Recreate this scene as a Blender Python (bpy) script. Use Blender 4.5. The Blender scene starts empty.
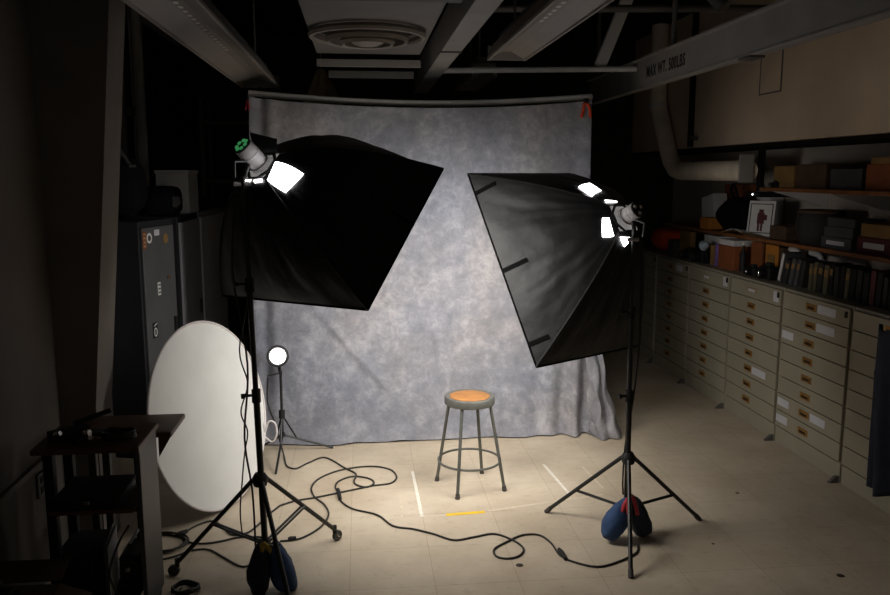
import bpy, bmesh, math, random
from mathutils import Vector, Matrix, noise
random.seed(7)
sc = bpy.context.scene
COL = sc.collection
PI = math.pi
V = Vector
R = math.radians

# ------------------------------------------------------------------ materials
def nset(n, k, v):
    if k in n.inputs: n.inputs[k].default_value = v

def mat(name, col, rough=.6, metal=0, spec=.5, var=0.0, scale=8.0, bump=0.0, bscale=60.0, sheen=0.0, emit=None, es=0, alpha=None):
    m = bpy.data.materials.new(name); m.use_nodes = True
    nt = m.node_tree; b = nt.nodes['Principled BSDF']
    c = (col[0], col[1], col[2], 1)
    nset(b, 'Base Color', c); nset(b, 'Roughness', rough); nset(b, 'Metallic', metal); nset(b, 'Specular IOR Level', spec)
    if sheen: nset(b, 'Sheen Weight', sheen); nset(b, 'Sheen Roughness', .4)
    tc = nt.nodes.new('ShaderNodeTexCoord')
    if var:
        n = nt.nodes.new('ShaderNodeTexNoise'); n.inputs['Scale'].default_value = scale; n.inputs['Detail'].default_value = 6
        nt.links.new(tc.outputs['Object'], n.inputs['Vector'])
        r = nt.nodes.new('ShaderNodeValToRGB')
        r.color_ramp.elements[0].position = .3; r.color_ramp.elements[1].position = .7
        r.color_ramp.elements[0].color = tuple(max(0, x*(1-var)) for x in col) + (1,)
        r.color_ramp.elements[1].color = tuple(min(1, x*(1+var)) for x in col) + (1,)
        nt.links.new(n.outputs['Fac'], r.inputs['Fac']); nt.links.new(r.outputs['Color'], b.inputs['Base Color'])
    if bump:
        n2 = nt.nodes.new('ShaderNodeTexNoise'); n2.inputs['Scale'].default_value = bscale; n2.inputs['Detail'].default_value = 4
        nt.links.new(tc.outputs['Object'], n2.inputs['Vector'])
        bp = nt.nodes.new('ShaderNodeBump'); bp.inputs['Strength'].default_value = bump; bp.inputs['Distance'].default_value = .02
        nt.links.new(n2.outputs['Fac'], bp.inputs['Height']); nt.links.new(bp.outputs['Normal'], b.inputs['Normal'])
    if emit:
        nset(b, 'Emission Color', tuple(emit)+(1,)); nset(b, 'Emission Strength', es)
    return m

def floor_mat():
    m = bpy.data.materials.new('vinyl_tile'); m.use_nodes = True
    nt = m.node_tree; b = nt.nodes['Principled BSDF']; L = nt.links.new
    tc = nt.nodes.new('ShaderNodeTexCoord')
    n = nt.nodes.new('ShaderNodeTexNoise'); n.inputs['Scale'].default_value = 1.6; n.inputs['Detail'].default_value = 8; n.inputs['Roughness'].default_value = .65
    L(tc.outputs['Object'], n.inputs['Vector'])
    r = nt.nodes.new('ShaderNodeValToRGB'); e = r.color_ramp.elements
    e[0].position = .32; e[0].color = (.45, .365, .265, 1); e[1].position = .68; e[1].color = (.60, .515, .395, 1)
    L(n.outputs['Fac'], r.inputs['Fac'])
    # scuffs
    n3 = nt.nodes.new('ShaderNodeTexNoise'); n3.inputs['Scale'].default_value = 14; n3.inputs['Detail'].default_value = 8; n3.inputs['Roughness'].default_value = .75
    L(tc.outputs['Object'], n3.inputs['Vector'])
    r3 = nt.nodes.new('ShaderNodeValToRGB'); e = r3.color_ramp.elements
    e[0].position = .30; e[0].color = (.62, .60, .57, 1); e[1].position = .46; e[1].color = (1, 1, 1, 1)
    L(n3.outputs['Fac'], r3.inputs['Fac'])
    mx = nt.nodes.new('ShaderNodeMix'); mx.data_type = 'RGBA'; mx.blend_type = 'MULTIPLY'; mx.inputs[0].default_value = .55
    L(r.outputs['Color'], mx.inputs[6]); L(r3.outputs['Color'], mx.inputs[7])
    # tile seams
    br = nt.nodes.new('ShaderNodeTexBrick'); br.offset = 0; br.inputs['Scale'].default_value = 1
    br.inputs['Brick Width'].default_value = .457; br.inputs['Row Height'].default_value = .457
    br.inputs['Mortar Size'].default_value = .0022; br.inputs['Mortar Smooth'].default_value = .6
    br.inputs['Color1'].default_value = (1, 1, 1, 1); br.inputs['Color2'].default_value = (.93, .93, .92, 1); br.inputs['Mortar'].default_value = (.60, .56, .5, 1)
    mp = nt.nodes.new('ShaderNodeMapping'); mp.inputs['Location'].default_value = (.09, .13, 0)
    L(tc.outputs['Object'], mp.inputs['Vector']); L(mp.outputs['Vector'], br.inputs['Vector'])
    m2 = nt.nodes.new('ShaderNodeMix'); m2.data_type = 'RGBA'; m2.blend_type = 'MULTIPLY'; m2.inputs[0].default_value = .85
    L(mx.outputs[2], m2.inputs[6]); L(br.outputs['Color'], m2.inputs[7])
    L(m2.outputs[2], b.inputs['Base Color'])
    nset(b, 'Roughness', .5); nset(b, 'Specular IOR Level', .3)
    return m

def muslin_mat():
    m = bpy.data.materials.new('mottled_muslin'); m.use_nodes = True
    nt = m.node_tree; b = nt.nodes['Principled BSDF']; L = nt.links.new
    tc = nt.nodes.new('ShaderNodeTexCoord')
    def nz(s, d, rg, dist=0):
        n = nt.nodes.new('ShaderNodeTexNoise'); n.inputs['Scale'].default_value = s; n.inputs['Detail'].default_value = d; n.inputs['Roughness'].default_value = rg
        n.inputs['Distortion'].default_value = dist
        L(tc.outputs['Object'], n.inputs['Vector']); return n
    a = nz(1.7, 10, .74, .3); c = nz(9, 9, .76, .3)
    mixv = nt.nodes.new('ShaderNodeMix'); mixv.data_type = 'FLOAT'; mixv.inputs[0].default_value = .5
    L(a.outputs['Fac'], mixv.inputs[2]); L(c.outputs['Fac'], mixv.inputs[3])
    r = nt.nodes.new('ShaderNodeValToRGB'); e = r.color_ramp.elements
    e[0].position = .33; e[0].color = (.125, .13, .145, 1); e[1].position = .66; e[1].color = (.385, .376, .376, 1)
    x = e.new(.50); x.color = (.22, .22, .231, 1)
    L(mixv.outputs[0], r.inputs['Fac'])
    t = nz(.7, 3, .5)
    rt = nt.nodes.new('ShaderNodeValToRGB'); e = rt.color_ramp.elements
    e[0].position = .38; e[0].color = (.92, .96, 1.06, 1); e[1].position = .62; e[1].color = (1.04, .99, .97, 1)
    L(t.outputs['Fac'], rt.inputs['Fac'])
    mx = nt.nodes.new('ShaderNodeMix'); mx.data_type = 'RGBA'; mx.blend_type = 'MULTIPLY'; mx.inputs[0].default_value = 1
    L(r.outputs['Color'], mx.inputs[6]); L(rt.outputs['Color'], mx.inputs[7]); L(mx.outputs[2], b.inputs['Base Color'])
    n2 = nz(5, 5, .6, .6); bp = nt.nodes.new('ShaderNodeBump'); bp.inputs['Strength'].default_value = .35; bp.inputs['Distance'].default_value = .05
    L(n2.outputs['Fac'], bp.inputs['Height']); L(bp.outputs['Normal'], b.inputs['Normal'])
    nset(b, 'Roughness', .95); nset(b, 'Specular IOR Level', .1)
    return m

M = {}
M['floor'] = floor_mat()
M['muslin'] = muslin_mat()
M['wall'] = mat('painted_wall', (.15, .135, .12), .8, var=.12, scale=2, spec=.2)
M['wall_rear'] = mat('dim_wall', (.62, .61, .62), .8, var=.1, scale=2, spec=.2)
M['wall_right'] = mat('pale_block_wall', (.42, .37, .32), .8, var=.1, scale=2, spec=.2)
M['soffit'] = mat('cream_panel', (.66, .52, .39), .75, var=.14, scale=1.5, spec=.2)
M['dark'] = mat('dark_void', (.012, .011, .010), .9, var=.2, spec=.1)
M['darkwall'] = mat('dark_back_wall', (.05, .045, .04), .9, var=.2, spec=.1)
M['buttress'] = mat('painted_concrete', (.20, .175, .155), .8, var=.12, scale=3, bump=.1)
M['beam'] = mat('grey_painted_steel', (.30, .285, .27), .55, var=.12, scale=4)
M['beamdark'] = mat('dark_steel', (.10, .095, .09), .6, var=.2, scale=4)  # darker tone of the steel grey
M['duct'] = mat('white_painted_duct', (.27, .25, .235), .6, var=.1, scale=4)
M['ductshade'] = mat('shaded_duct', (.19, .18, .17), .6, var=.1, scale=4)  # duct paint darkened, shadow on the duct box put into the colour
M['fixture'] = mat('white_enamel', (.28, .25, .22), .45, var=.08, scale=3)
M['slot'] = mat('pale_slot', (.75, .72, .68), .5, var=.05)
M['black'] = mat('black_metal', (.012, .012, .012), .38, spec=.5, var=.15)
M['blackmatte'] = mat('black_plastic', (.010, .010, .010), .6, spec=.35, var=.2)
M['nylon'] = mat('black_nylon', (.0115, .011, .0118), .52, spec=.34, var=.25, scale=10, bump=.4, bscale=7, sheen=.04)
M['velcro'] = mat('black_velcro', (.006, .006, .006), .95, spec=.05, var=.2)
M['diffuser'] = mat('white_diffuser', (.9, .9, .9), .8, emit=(1, .97, .93), es=2.4, var=.02)
M['lit'] = mat('painted_lining_glow', (.95, .95, .95), .8, emit=(1, .97, .98), es=9, var=.02)  # glow of the strobe-lit lining put in as emission, no lamp of its own
M['strobe'] = mat('grey_strobe_shell', (.60, .58, .59), .4, var=.06)
M['led'] = mat('green_led', (.03, .22, .06), .4, emit=(.15, .9, .3), es=.18, var=.05)
M['chrome'] = mat('bright_steel', (.75, .75, .75), .22, metal=1, var=.05)
M['stoolmetal'] = mat('grey_stool_enamel', (.105, .105, .092), .42, metal=.3, var=.15, scale=20)
M['board'] = mat('orange_hardboard', (.25, .108, .028), .65, var=.22, scale=14)
M['rubber'] = mat('dark_rubber', (.05, .045, .04), .7, var=.2)
M['sandblue'] = mat('navy_canvas', (.016, .045, .12), .8, var=.25, scale=14, bump=.25, bscale=30)
M['sanddark'] = mat('dark_navy_canvas', (.012, .018, .035), .8, var=.25, scale=14, bump=.25, bscale=30)
M['red'] = mat('red_webbing', (.42, .03, .04), .7, var=.15)
M['yellow'] = mat('yellow_webbing', (.45, .30, .03), .7, var=.15)
M['cord'] = mat('black_cord', (.012, .012, .011), .5, var=.2)
M['whitetape'] = mat('white_tape', (.72, .67, .58), .7, var=.12, scale=20)
M['fainttape'] = mat('worn_white_tape', (.58, .49, .37), .7, var=.12, scale=20)
M['yellowtape'] = mat('yellow_tape', (.75, .48, .02), .6, var=.12, scale=25)
M['refl'] = mat('white_reflector_cloth', (.70, .705, .68), .7, var=.05, scale=4, bump=.15, bscale=5)
M['rim'] = mat('grey_rim_tape', (.62, .58, .57), .6, var=.06)
M['locker'] = mat('charcoal_locker', (.085, .088, .09), .5, var=.12, scale=5)
M['lockerdark'] = mat('black_locker_side', (.008, .009, .012), .7, var=.2)
M['lockergrey'] = mat('grey_locker', (.34, .33, .36), .5, var=.1, scale=5)
M['cabinet'] = mat('beige_cabinet_enamel', (.305, .275, .205), .5, var=.06, scale=4)
M['cabgap'] = mat('cabinet_shadow_gap', (.06, .055, .045), .8, var=.1)
M['lockerpale'] = mat('pale_grey_locker', (.60, .59, .62), .5, var=.08, scale=5)
M['brass'] = mat('aged_brass', (.42, .22, .06), .4, metal=.55, var=.2, scale=30)
M['brassdark'] = mat('handle_recess', (.03, .018, .008), .6, var=.2)
M['card'] = mat('white_card', (.55, .55, .58), .7, var=.06)
M['wood'] = mat('walnut_laminate', (.105, .048, .022), .5, var=.3, scale=9)
M['shelfwood'] = mat('orange_brown_shelf', (.22, .085, .028), .6, var=.25, scale=8)
M['steelpanel'] = mat('grey_leg_panel', (.07, .07, .07), .5, var=.12, scale=6)
M['pipe'] = mat('cream_pipe_wrap', (.80, .70, .56), .7, var=.12, scale=6)
M['cardboard'] = mat('brown_cardboard', (.09, .05, .028), .8, var=.18, scale=8)
M['tan'] = mat('tan_board', (.26, .15, .05), .7, var=.18, scale=8)
M['orange'] = mat('orange_card', (.50, .19, .025), .7, var=.12, scale=8)
M['rust'] = mat('rust_card', (.24, .07, .02), .7, var=.15, scale=8)
M['redorange'] = mat('red_orange_cloth', (.60, .06, .015), .8, var=.2, scale=8)
M['white'] = mat('white_paper', (.62, .61, .60), .7, var=.06)
M['greybox'] = mat('grey_box', (.065, .065, .07), .7, var=.12, scale=8)
M['darkgrey'] = mat('dark_grey_cloth', (.022, .021, .021), .8, var=.25, scale=12, bump=.3, bscale=20)
M['blackcloth'] = mat('black_cloth', (.004, .004, .0045), .9, spec=.12, var=.25, scale=12, bump=.3, bscale=20)
M['navycloth'] = mat('navy_cloth', (.012, .016, .032), .85, var=.25, scale=12, bump=.3, bscale=20)
M['maroon'] = mat('maroon_board', (.09, .015, .018), .6, var=.15)
M['olive'] = mat('olive_binder', (.10, .085, .05), .7, var=.15)
M['purple'] = mat('purple_card', (.20, .12, .35), .6, var=.15)
M['blue'] = mat('blue_card', (.10, .17, .34), .6, var=.15)
M['paleblue'] = mat('pale_blue_metal', (.33, .40, .46), .5, var=.1)
M['beigecloth'] = mat('beige_cloth', (.36, .28, .17), .9, var=.2, scale=10, bump=.3, bscale=14)
M['bartube'] = mat('grey_cross_bar', (.66, .64, .62), .45, var=.08)
M['lamp'] = mat('lit_lamp_face', (1, 1, 1), .5, emit=(1, .98, .97), es=5, var=.02)
M['ink'] = mat('black_stencil', (.02, .018, .018), .8, var=.15)
M['plate'] = mat('grey_outlet_plate', (.10, .095, .09), .5, var=.1)
M['raceway'] = mat('grey_raceway', (.12, .11, .10), .6, var=.1)

# ------------------------------------------------------------------ mesh builder
class MB:
    def __init__(s): s.bm = bmesh.new()
    def verts(s, vs): return [s.bm.verts.new(v) for v in vs]
    def face(s, vs):
        try: return s.bm.faces.new(vs)
        except ValueError: return None
    def box(s, c, size, rz=0, bev=0.004, mtx=None):
        t = bmesh.new(); bmesh.ops.create_cube(t, size=1)
        for v in t.verts: v.co = V((v.co.x*size[0], v.co.y*size[1], v.co.z*size[2]))
        if bev: bmesh.ops.bevel(t, geom=list(t.edges), offset=min(bev, min(size)*.4), segments=2, affect='EDGES', profile=.5)
        mt = Matrix.Translation(c) @ (mtx if mtx else Matrix.Rotation(rz, 4, 'Z'))
        t.transform(mt); s.join(t); return s
    def join(s, t):
        mp = {v: s.bm.verts.new(v.co) for v in t.verts}
        for f in t.faces:
            try: s.bm.faces.new([mp[v] for v in f.verts])
            except ValueError: pass
        t.free()
    def tube(s, pts, r, n=10, cap=True, smooth_pts=0):
        pts = [V(p) for p in pts]
        if smooth_pts: pts = spline(pts, smooth_pts)
        rs = r if isinstance(r, (list, tuple)) else [r]*len(pts)
        if len(rs) != len(pts): rs = [rs[0]+(rs[-1]-rs[0])*i/(len(pts)-1) for i in range(len(pts))]
        rings = []; prev = None
        for i, p in enumerate(pts):
            a = pts[max(0, i-1)]; b = pts[min(len(pts)-1, i+1)]; d = (b-a)
            if d.length < 1e-9: d = V((0, 0, 1))
            d.normalize()
            if prev is None:
                u = d.cross(V((0, 0, 1)))
                if u.length < .05: u = d.cross(V((1, 0, 0)))
            else: u = prev - d*prev.dot(d)
            if u.length < 1e-6: u = d.orthogonal()
            u.normalize(); prev = u; w = d.cross(u)
            rings.append(s.verts([p+(u*math.cos(k*2*PI/n)+w*math.sin(k*2*PI/n))*rs[i] for k in range(n)]))
        for a, b in zip(rings, rings[1:]):
            for k in range(n): s.face([a[k], a[(k+1) % n], b[(k+1) % n], b[k]])
        if cap: s.face(rings[0][::-1]); s.face(rings[-1])
        return s
    def bar(s, p0, p1, w, h, up=(0, 0, 1)):      # square section bar
        p0, p1 = V(p0), V(p1); d = (p1-p0); l = d.length; d.normalize(); u = V(up)
        x = d.cross(u)
        if x.length < .01: x = d.cross(V((1, 0, 0)))
        x.normalize(); z = x.cross(d)
        m = Matrix((x, d, z)).transposed().to_4x4()
        return s.box((p0+p1)/2, (w, l, h), mtx=m, bev=.003)
    def lathe(s, prof, origin=(0, 0, 0), axis=(0, 0, 1), n=32, close=True):
        o = V(origin); a = V(axis).normalized(); u = a.orthogonal().normalized(); w = a.cross(u)
        rings = []
        for r, z in prof:
            if r < 1e-6: rings.append(s.verts([o+a*z]))
            else: rings.append(s.verts([o+a*z+(u*math.cos(k*2*PI/n)+w*math.sin(k*2*PI/n))*r for k in range(n)]))
        for p, q in zip(rings, rings[1:]):
            for k in range(n):
                k2 = (k+1) % n
                if len(p) == 1 and len(q) == 1: continue
                if len(p) == 1: s.face([p[0], q[k2], q[k]])
                elif len(q) == 1: s.face([p[k], p[k2], q[0]])
                else: s.face([p[k], p[k2], q[k2], q[k]])
        return s
    def grid(s, fn, nu, nv):
        g = [[s.bm.verts.new(fn(i/nu, j/nv)) for j in range(nv+1)] for i in range(nu+1)]
        for i in range(nu):
            for j in range(nv): s.face([g[i][j], g[i+1][j], g[i+1][j+1], g[i][j+1]])
        return s
    def blob(s, c, rad, e=.6, amp=.0, fr=4, mtx=None, nu=28, nv=16, shape=None):
        c = V(c)
        def sp(x, p): return math.copysign(abs(x)**p, x)
        seed = V((c.x*7.3, c.y*3.1, c.z*5.7))
        def pt(i, j):
            th = 2*PI*i/nu; ph = -PI/2+PI*j/nv
            p = V((rad[0]*sp(math.cos(ph), e)*sp(math.cos(th), e), rad[1]*sp(math.cos(ph), e)*sp(math.sin(th), e), rad[2]*sp(math.sin(ph), e)))
            if shape: p = shape(p)
            if amp: p = p*(1+amp*noise.noise((p+seed)*fr)+amp*.5*noise.noise((p+seed)*fr*2.7))
            if mtx: p = mtx @ p
            return c+p
        rows = []
        for j in range(nv+1):
            if j in (0, nv): rows.append(s.verts([pt(0, j)]))
            else: rows.append(s.verts([pt(i, j) for i in range(nu)]))
        for a, b in zip(rows, rows[1:]):
            for i in range(nu):
                k = (i+1) % nu
                if len(a) == 1: s.face([a[0], b[k], b[i]])
                elif len(b) == 1: s.face([a[i], a[k], b[0]])
                else: s.face([a[i], a[k], b[k], b[i]])
        return s
    def prism(s, poly, d0, d1, axis='Y'):
        def P(a, b, t): return {'Y': V((a, t, b)), 'X': V((t, a, b)), 'Z': V((a, b, t))}[axis]
        A = s.verts([P(a, b, d0) for a, b in poly]); B = s.verts([P(a, b, d1) for a, b in poly]); n = len(poly)
        s.face(A[::-1]); s.face(B)
        for i in range(n): s.face([A[i], A[(i+1) % n], B[(i+1) % n], B[i]])
        return s
    def build(s, name, m, parent=None, loc=None, smooth=False, solid=0):
        bmesh.ops.recalc_face_normals(s.bm, faces=s.bm.faces)
        me = bpy.data.meshes.new(name); base = V((0, 0, 0))
        p = parent
        while p is not None: base += V(p.location); p = p.parent
        l = V(loc) if loc is not None else V((0, 0, 0))
        s.bm.transform(Matrix.Translation(-(base+l)))
        s.bm.to_mesh(me); s.bm.free()
        if smooth:
            for f in me.polygons: f.use_smooth = True
        me.materials.append(M[m])
        o = bpy.data.objects.new(name, me); COL.objects.link(o); o.location = l
        if parent: o.parent = parent
        if solid:
            md = o.modifiers.new('thick', 'SOLIDIFY'); md.thickness = solid; md.offset = 0
        if smooth and hasattr(me, 'set_sharp_from_angle'): me.set_sharp_from_angle(angle=R(42))
        return o

def spline(pts, k=6):
    out = []; n = len(pts)
    for i in range(n-1):
        p0 = pts[max(0, i-1)]; p1 = pts[i]; p2 = pts[i+1]; p3 = pts[min(n-1, i+2)]
        for j in range(k):
            t = j/k
            out.append(.5*((2*p1)+(p2-p0)*t+(2*p0-5*p1+4*p2-p3)*t*t+(3*p1-p0-3*p2+p3)*t**3))
    out.append(pts[-1]); return out

def tag(o, label, cat, group=None, kind=None):
    o['label'] = label; o['category'] = cat
    if group: o['group'] = group
    if kind: o['kind'] = kind
    return o
def thing(name, label, cat, loc, group=None):
    o = bpy.data.objects.new(name, None); COL.objects.link(o); o.location = loc; o.empty_display_size = .1
    return tag(o, label, cat, group)
def struct(o): o['kind'] = 'structure'; return o

# ------------------------------------------------------------------ camera
HC = 2.18; PITCH = R(8.7758); YAW = R(5.9944)
cd = bpy.data.cameras.new('camera'); cam = bpy.data.objects.new('camera', cd); COL.objects.link(cam)
cd.sensor_width = 36; cd.lens = 800*36/890; cd.clip_start = .05
cam.location = (0, 0, HC); cam.rotation_euler = (PI/2-PITCH, 0, -YAW)
sc.camera = cam

# ------------------------------------------------------------------ room shell
struct(MB().box((1.0, 4.75, -.05), (6.7, 12.1, .1), bev=0).build('floor', 'floor'))
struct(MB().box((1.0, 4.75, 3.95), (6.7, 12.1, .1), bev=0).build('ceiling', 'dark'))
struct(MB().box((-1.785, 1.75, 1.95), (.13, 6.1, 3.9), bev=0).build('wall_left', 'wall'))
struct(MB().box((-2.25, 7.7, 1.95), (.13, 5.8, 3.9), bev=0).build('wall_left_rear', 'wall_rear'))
struct(MB().box((1.0, 10.6, 1.95), (6.6, .12, 3.9), bev=0).build('wall_back', 'darkwall'))
struct(MB().box((4.27, 4.75, 1.95), (.12, 11.8, 3.9), bev=0).build('wall_right', 'wall_right'))
# leaning buttress on the left wall
struct(MB().prism([(-2.19, 0), (-1.52, 0), (-1.52, .86), (-1.235, 3.9), (-2.19, 3.9)], 4.6, 4.9).build('trim_1', 'buttress'))
# boxed-out upper wall on the right
struct(MB().box((3.905, 6.3, 3.18), (.61, 8.4, 1.44), bev=.004).build('trim_2', 'soffit'))
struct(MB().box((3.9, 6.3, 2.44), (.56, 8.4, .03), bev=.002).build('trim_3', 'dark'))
# raceway and socket on left wall
struct(MB().box((-1.708, 2.3, .665), (.024, 4.6, .035), bev=.004).build('trim_4', 'raceway'))

t = thing('wall_socket', 'small dark electrical socket plate on the left wall beside the wood topped cart', 'socket', (-1.713, 4.25, .55))
MB().box((-1.712, 4.25, .55), (.012, .09, .13), bev=.003).build('face_plate', 'plate', t)
for dz in (-.028, .028): MB().box((-1.7045, 4.25, .55+dz), (.004, .04, .035), bev=.001).build('outlet', 'blackmatte', t)

# ------------------------------------------------------------------ backdrop
def backdrop():
    YB = 6.40
    def fn(u, v):
        # u across, v from top (0) to hem (1)
        xl = -.83-.07*v; xr = 1.845+.02*v+.13*max(0, v-.45)**1.2
        x = xl+(xr-xl)*u
        sag = .075*math.sin(PI*min(1, max(0, u)))**.7
        ztop = 2.765-sag
        z = ztop*(1-v)+.012*v
        y = YB
        env = .25+.75*v
        y += env*.035*noise.noise(V((x*1.4, v*1.2, 3.3)))
        y += env*.022*noise.noise(V((x*4.2+v*1.5, v*2.5, 8.1)))
        y += .006*noise.noise(V((x*11, v*9, 1.7)))
        # long vertical folds near the two edges
        e = math.exp(-((u-1.0)/.11)**2); y += e*(.02+.06*v)*math.sin(x*30+v*2.5)*(.12+.88*v*v)
        e2 = math.exp(-(u/.07)**2); y += e2*.022*math.sin(x*40+v*1.2)
        # one soft diagonal pull fold
        dline = (x-(-.30+.45*(v-.62)/.2)); w = math.exp(-(dline/.045)**2)*math.exp(-((v-.72)/.14)**2); y -= .02*w
        # hem breaks on the floor and kicks forward
        if v > .93:
            k = (v-.93)/.07
            y -= k*k*(.05+.05*noise.noise(V((x*2.3, 0, 5))))
            z += k*.012*max(0, noise.noise(V((x*5, 0, 9))))
        y -= .02
        return V((x, y, max(z, .006)))
    b = MB().grid(fn, 180, 120)
    # gathered heap of cloth at the right hand foot
    def heap(cx, cy, rx, ry, rz, sd):
        b.blob((cx, cy, rz*.92), (rx, ry, rz), e=.85, amp=.28, fr=6, nu=40, nv=22)
    return b
t = thing('muslin_backdrop', 'tall mottled grey muslin backdrop cloth hanging down to the floor behind the stool', 'backdrop', (.55, 6.4, 0))
backdrop().build('cloth', 'muslin', t, smooth=True)
def heapfn(u, v):
    # a swag that is pulled out to the right and falls in deep folds to the floor
    z0 = 1.12*(1-v)**1.15
    a = u
    x = 1.80+.10*v+(.07+.19*v)*a
    y = 6.33-.05*v-.07*math.sin(a*PI)*(.3+v)+.030*math.sin(a*11+v*2.2)*(.25+v)
    y += .035*noise.noise(V((a*4, v*5, 2.2)))
    x += .03*noise.noise(V((a*3, v*6, 7.2)))
    z = z0+.05*noise.noise(V((a*5, v*4, 4.4)))*v*(1-v)*3
    return V((x, y, max(.008, z)))
MB().grid(heapfn, 50, 60).build('side_swag', 'muslin', t, smooth=True)
b = MB(); b.blob((1.99, 6.33, .075), (.11, .085, .08), e=.9, amp=.35, fr=7, nu=44, nv=24)
b.build('floor_bunch', 'muslin', t, smooth=True)

t = thing('backdrop_stand', 'thin black stands with grey cross bar holding up the muslin backdrop', 'stand', (.5, 6.64, 0))
pts = [(-.85+2.73*i/20, 6.50, 2.80-.065*math.sin(PI*i/20)) for i in range(21)]
MB().tube(pts, .024, 12).build('cross_bar', 'bartube', t, smooth=True)
for x in (-.78, 1.80):
    MB().tube([(x, 6.64, .02), (x, 6.64, 2.86)], .014, 10).build('upright', 'blackmatte', t, smooth=True)
    for a in (R(90), R(210), R(330)):
        if x > 0 or a > 0: MB().tube([(x, 6.64, .42), (x+.36*math.cos(a), 6.64+.36*math.sin(a), .012)], .010, 8).build('leg', 'blackmatte', t, smooth=True)
    MB().box((x, 6.57, 2.79), (.06, .16, .05), bev=.01).build('bar_bracket', 'blackmatte', t)
for x, lab, mm, sx in ((1.80, 'orange spring clamp pinching the upper right corner of the backdrop', 'redorange', .75), (-.84, 'small red spring clamp at the upper left corner of the backdrop', 'red', .3)):
    c = thing('spring_clamp', lab, 'clamp', (x, 6.40, 2.70))
    MB().tube([(x-.02*sx, 6.375, 2.74), (x-.035*sx, 6.36, 2.69), (x-.06*sx, 6.35, 2.69-.09*sx)], .012*sx+.003, 8).build('handle', mm, c, smooth=True)
    MB().tube([(x+.01*sx, 6.375, 2.74), (x+.03*sx, 6.35, 2.69), (x+.035*sx, 6.34, 2.69-.09*sx)], .012*sx+.003, 8).build('handle', mm, c, smooth=True)
    MB().box((x, 6.385, 2.755), (.05*sx, .05, .04), bev=.008).build('jaw', 'blackmatte', c)

# ------------------------------------------------------------------ stool
SX, SY = .734, 5.350
t = thing('stool', 'round grey steel lab stool with an orange hardboard seat in front of the backdrop', 'stool', (SX, SY, 0))
b = MB().lathe([(0, .610), (.165, .610), (.174, .604), (.176, .608), (.176, .650), (.172, .658), (.160, .660), (.146, .656), (.140, .652), (0, .652)], (SX, SY, 0), n=48)
b.build('seat_pan', 'stoolmetal', t, smooth=True)
MB().lathe([(0, .651), (.139, .651), (.139, .6565), (.134, .6585), (0, .6585)], (SX, SY, 0), n=48).build('seat_board', 'board', t, smooth=True)
for k in range(4):
    a = R(-27.6)+k*PI/2; ca, sa = math.cos(a), math.sin(a)
    top = V((SX+.150*ca, SY+.150*sa, .612)); bot = V((SX+.006+.252*ca, SY-.006+.252*sa, .018))
    g = MB().tube([top, bot], .0115, 12).build('leg', 'stoolmetal', t, smooth=True)
    MB().tube([bot+(top-bot)*.03, V((bot.x+.003*ca, bot.y+.003*sa, 0.0))], [.0145, .017], 12).build('foot_cap', 'rubber', g, smooth=True)
rr = .150+(.252-.150)*(.612-.193)/.594-.004
MB().tube([(SX+rr*math.cos(k*PI/24), SY+rr*math.sin(k*PI/24), .193) for k in range(49)], .0085, 8, cap=False).build('foot_ring', 'stoolmetal', t, smooth=True)

# ------------------------------------------------------------------ softboxes
def basis(yaw, tilt, roll):
    d = V((math.sin(yaw)*math.cos(tilt), math.cos(yaw)*math.cos(tilt), -math.sin(tilt)))
    h = V((math.cos(yaw), -math.sin(yaw), 0)); v = h.cross(d)
    return d, h*math.cos(roll)+v*math.sin(roll), -h*math.sin(roll)+v*math.cos(roll)

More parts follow.
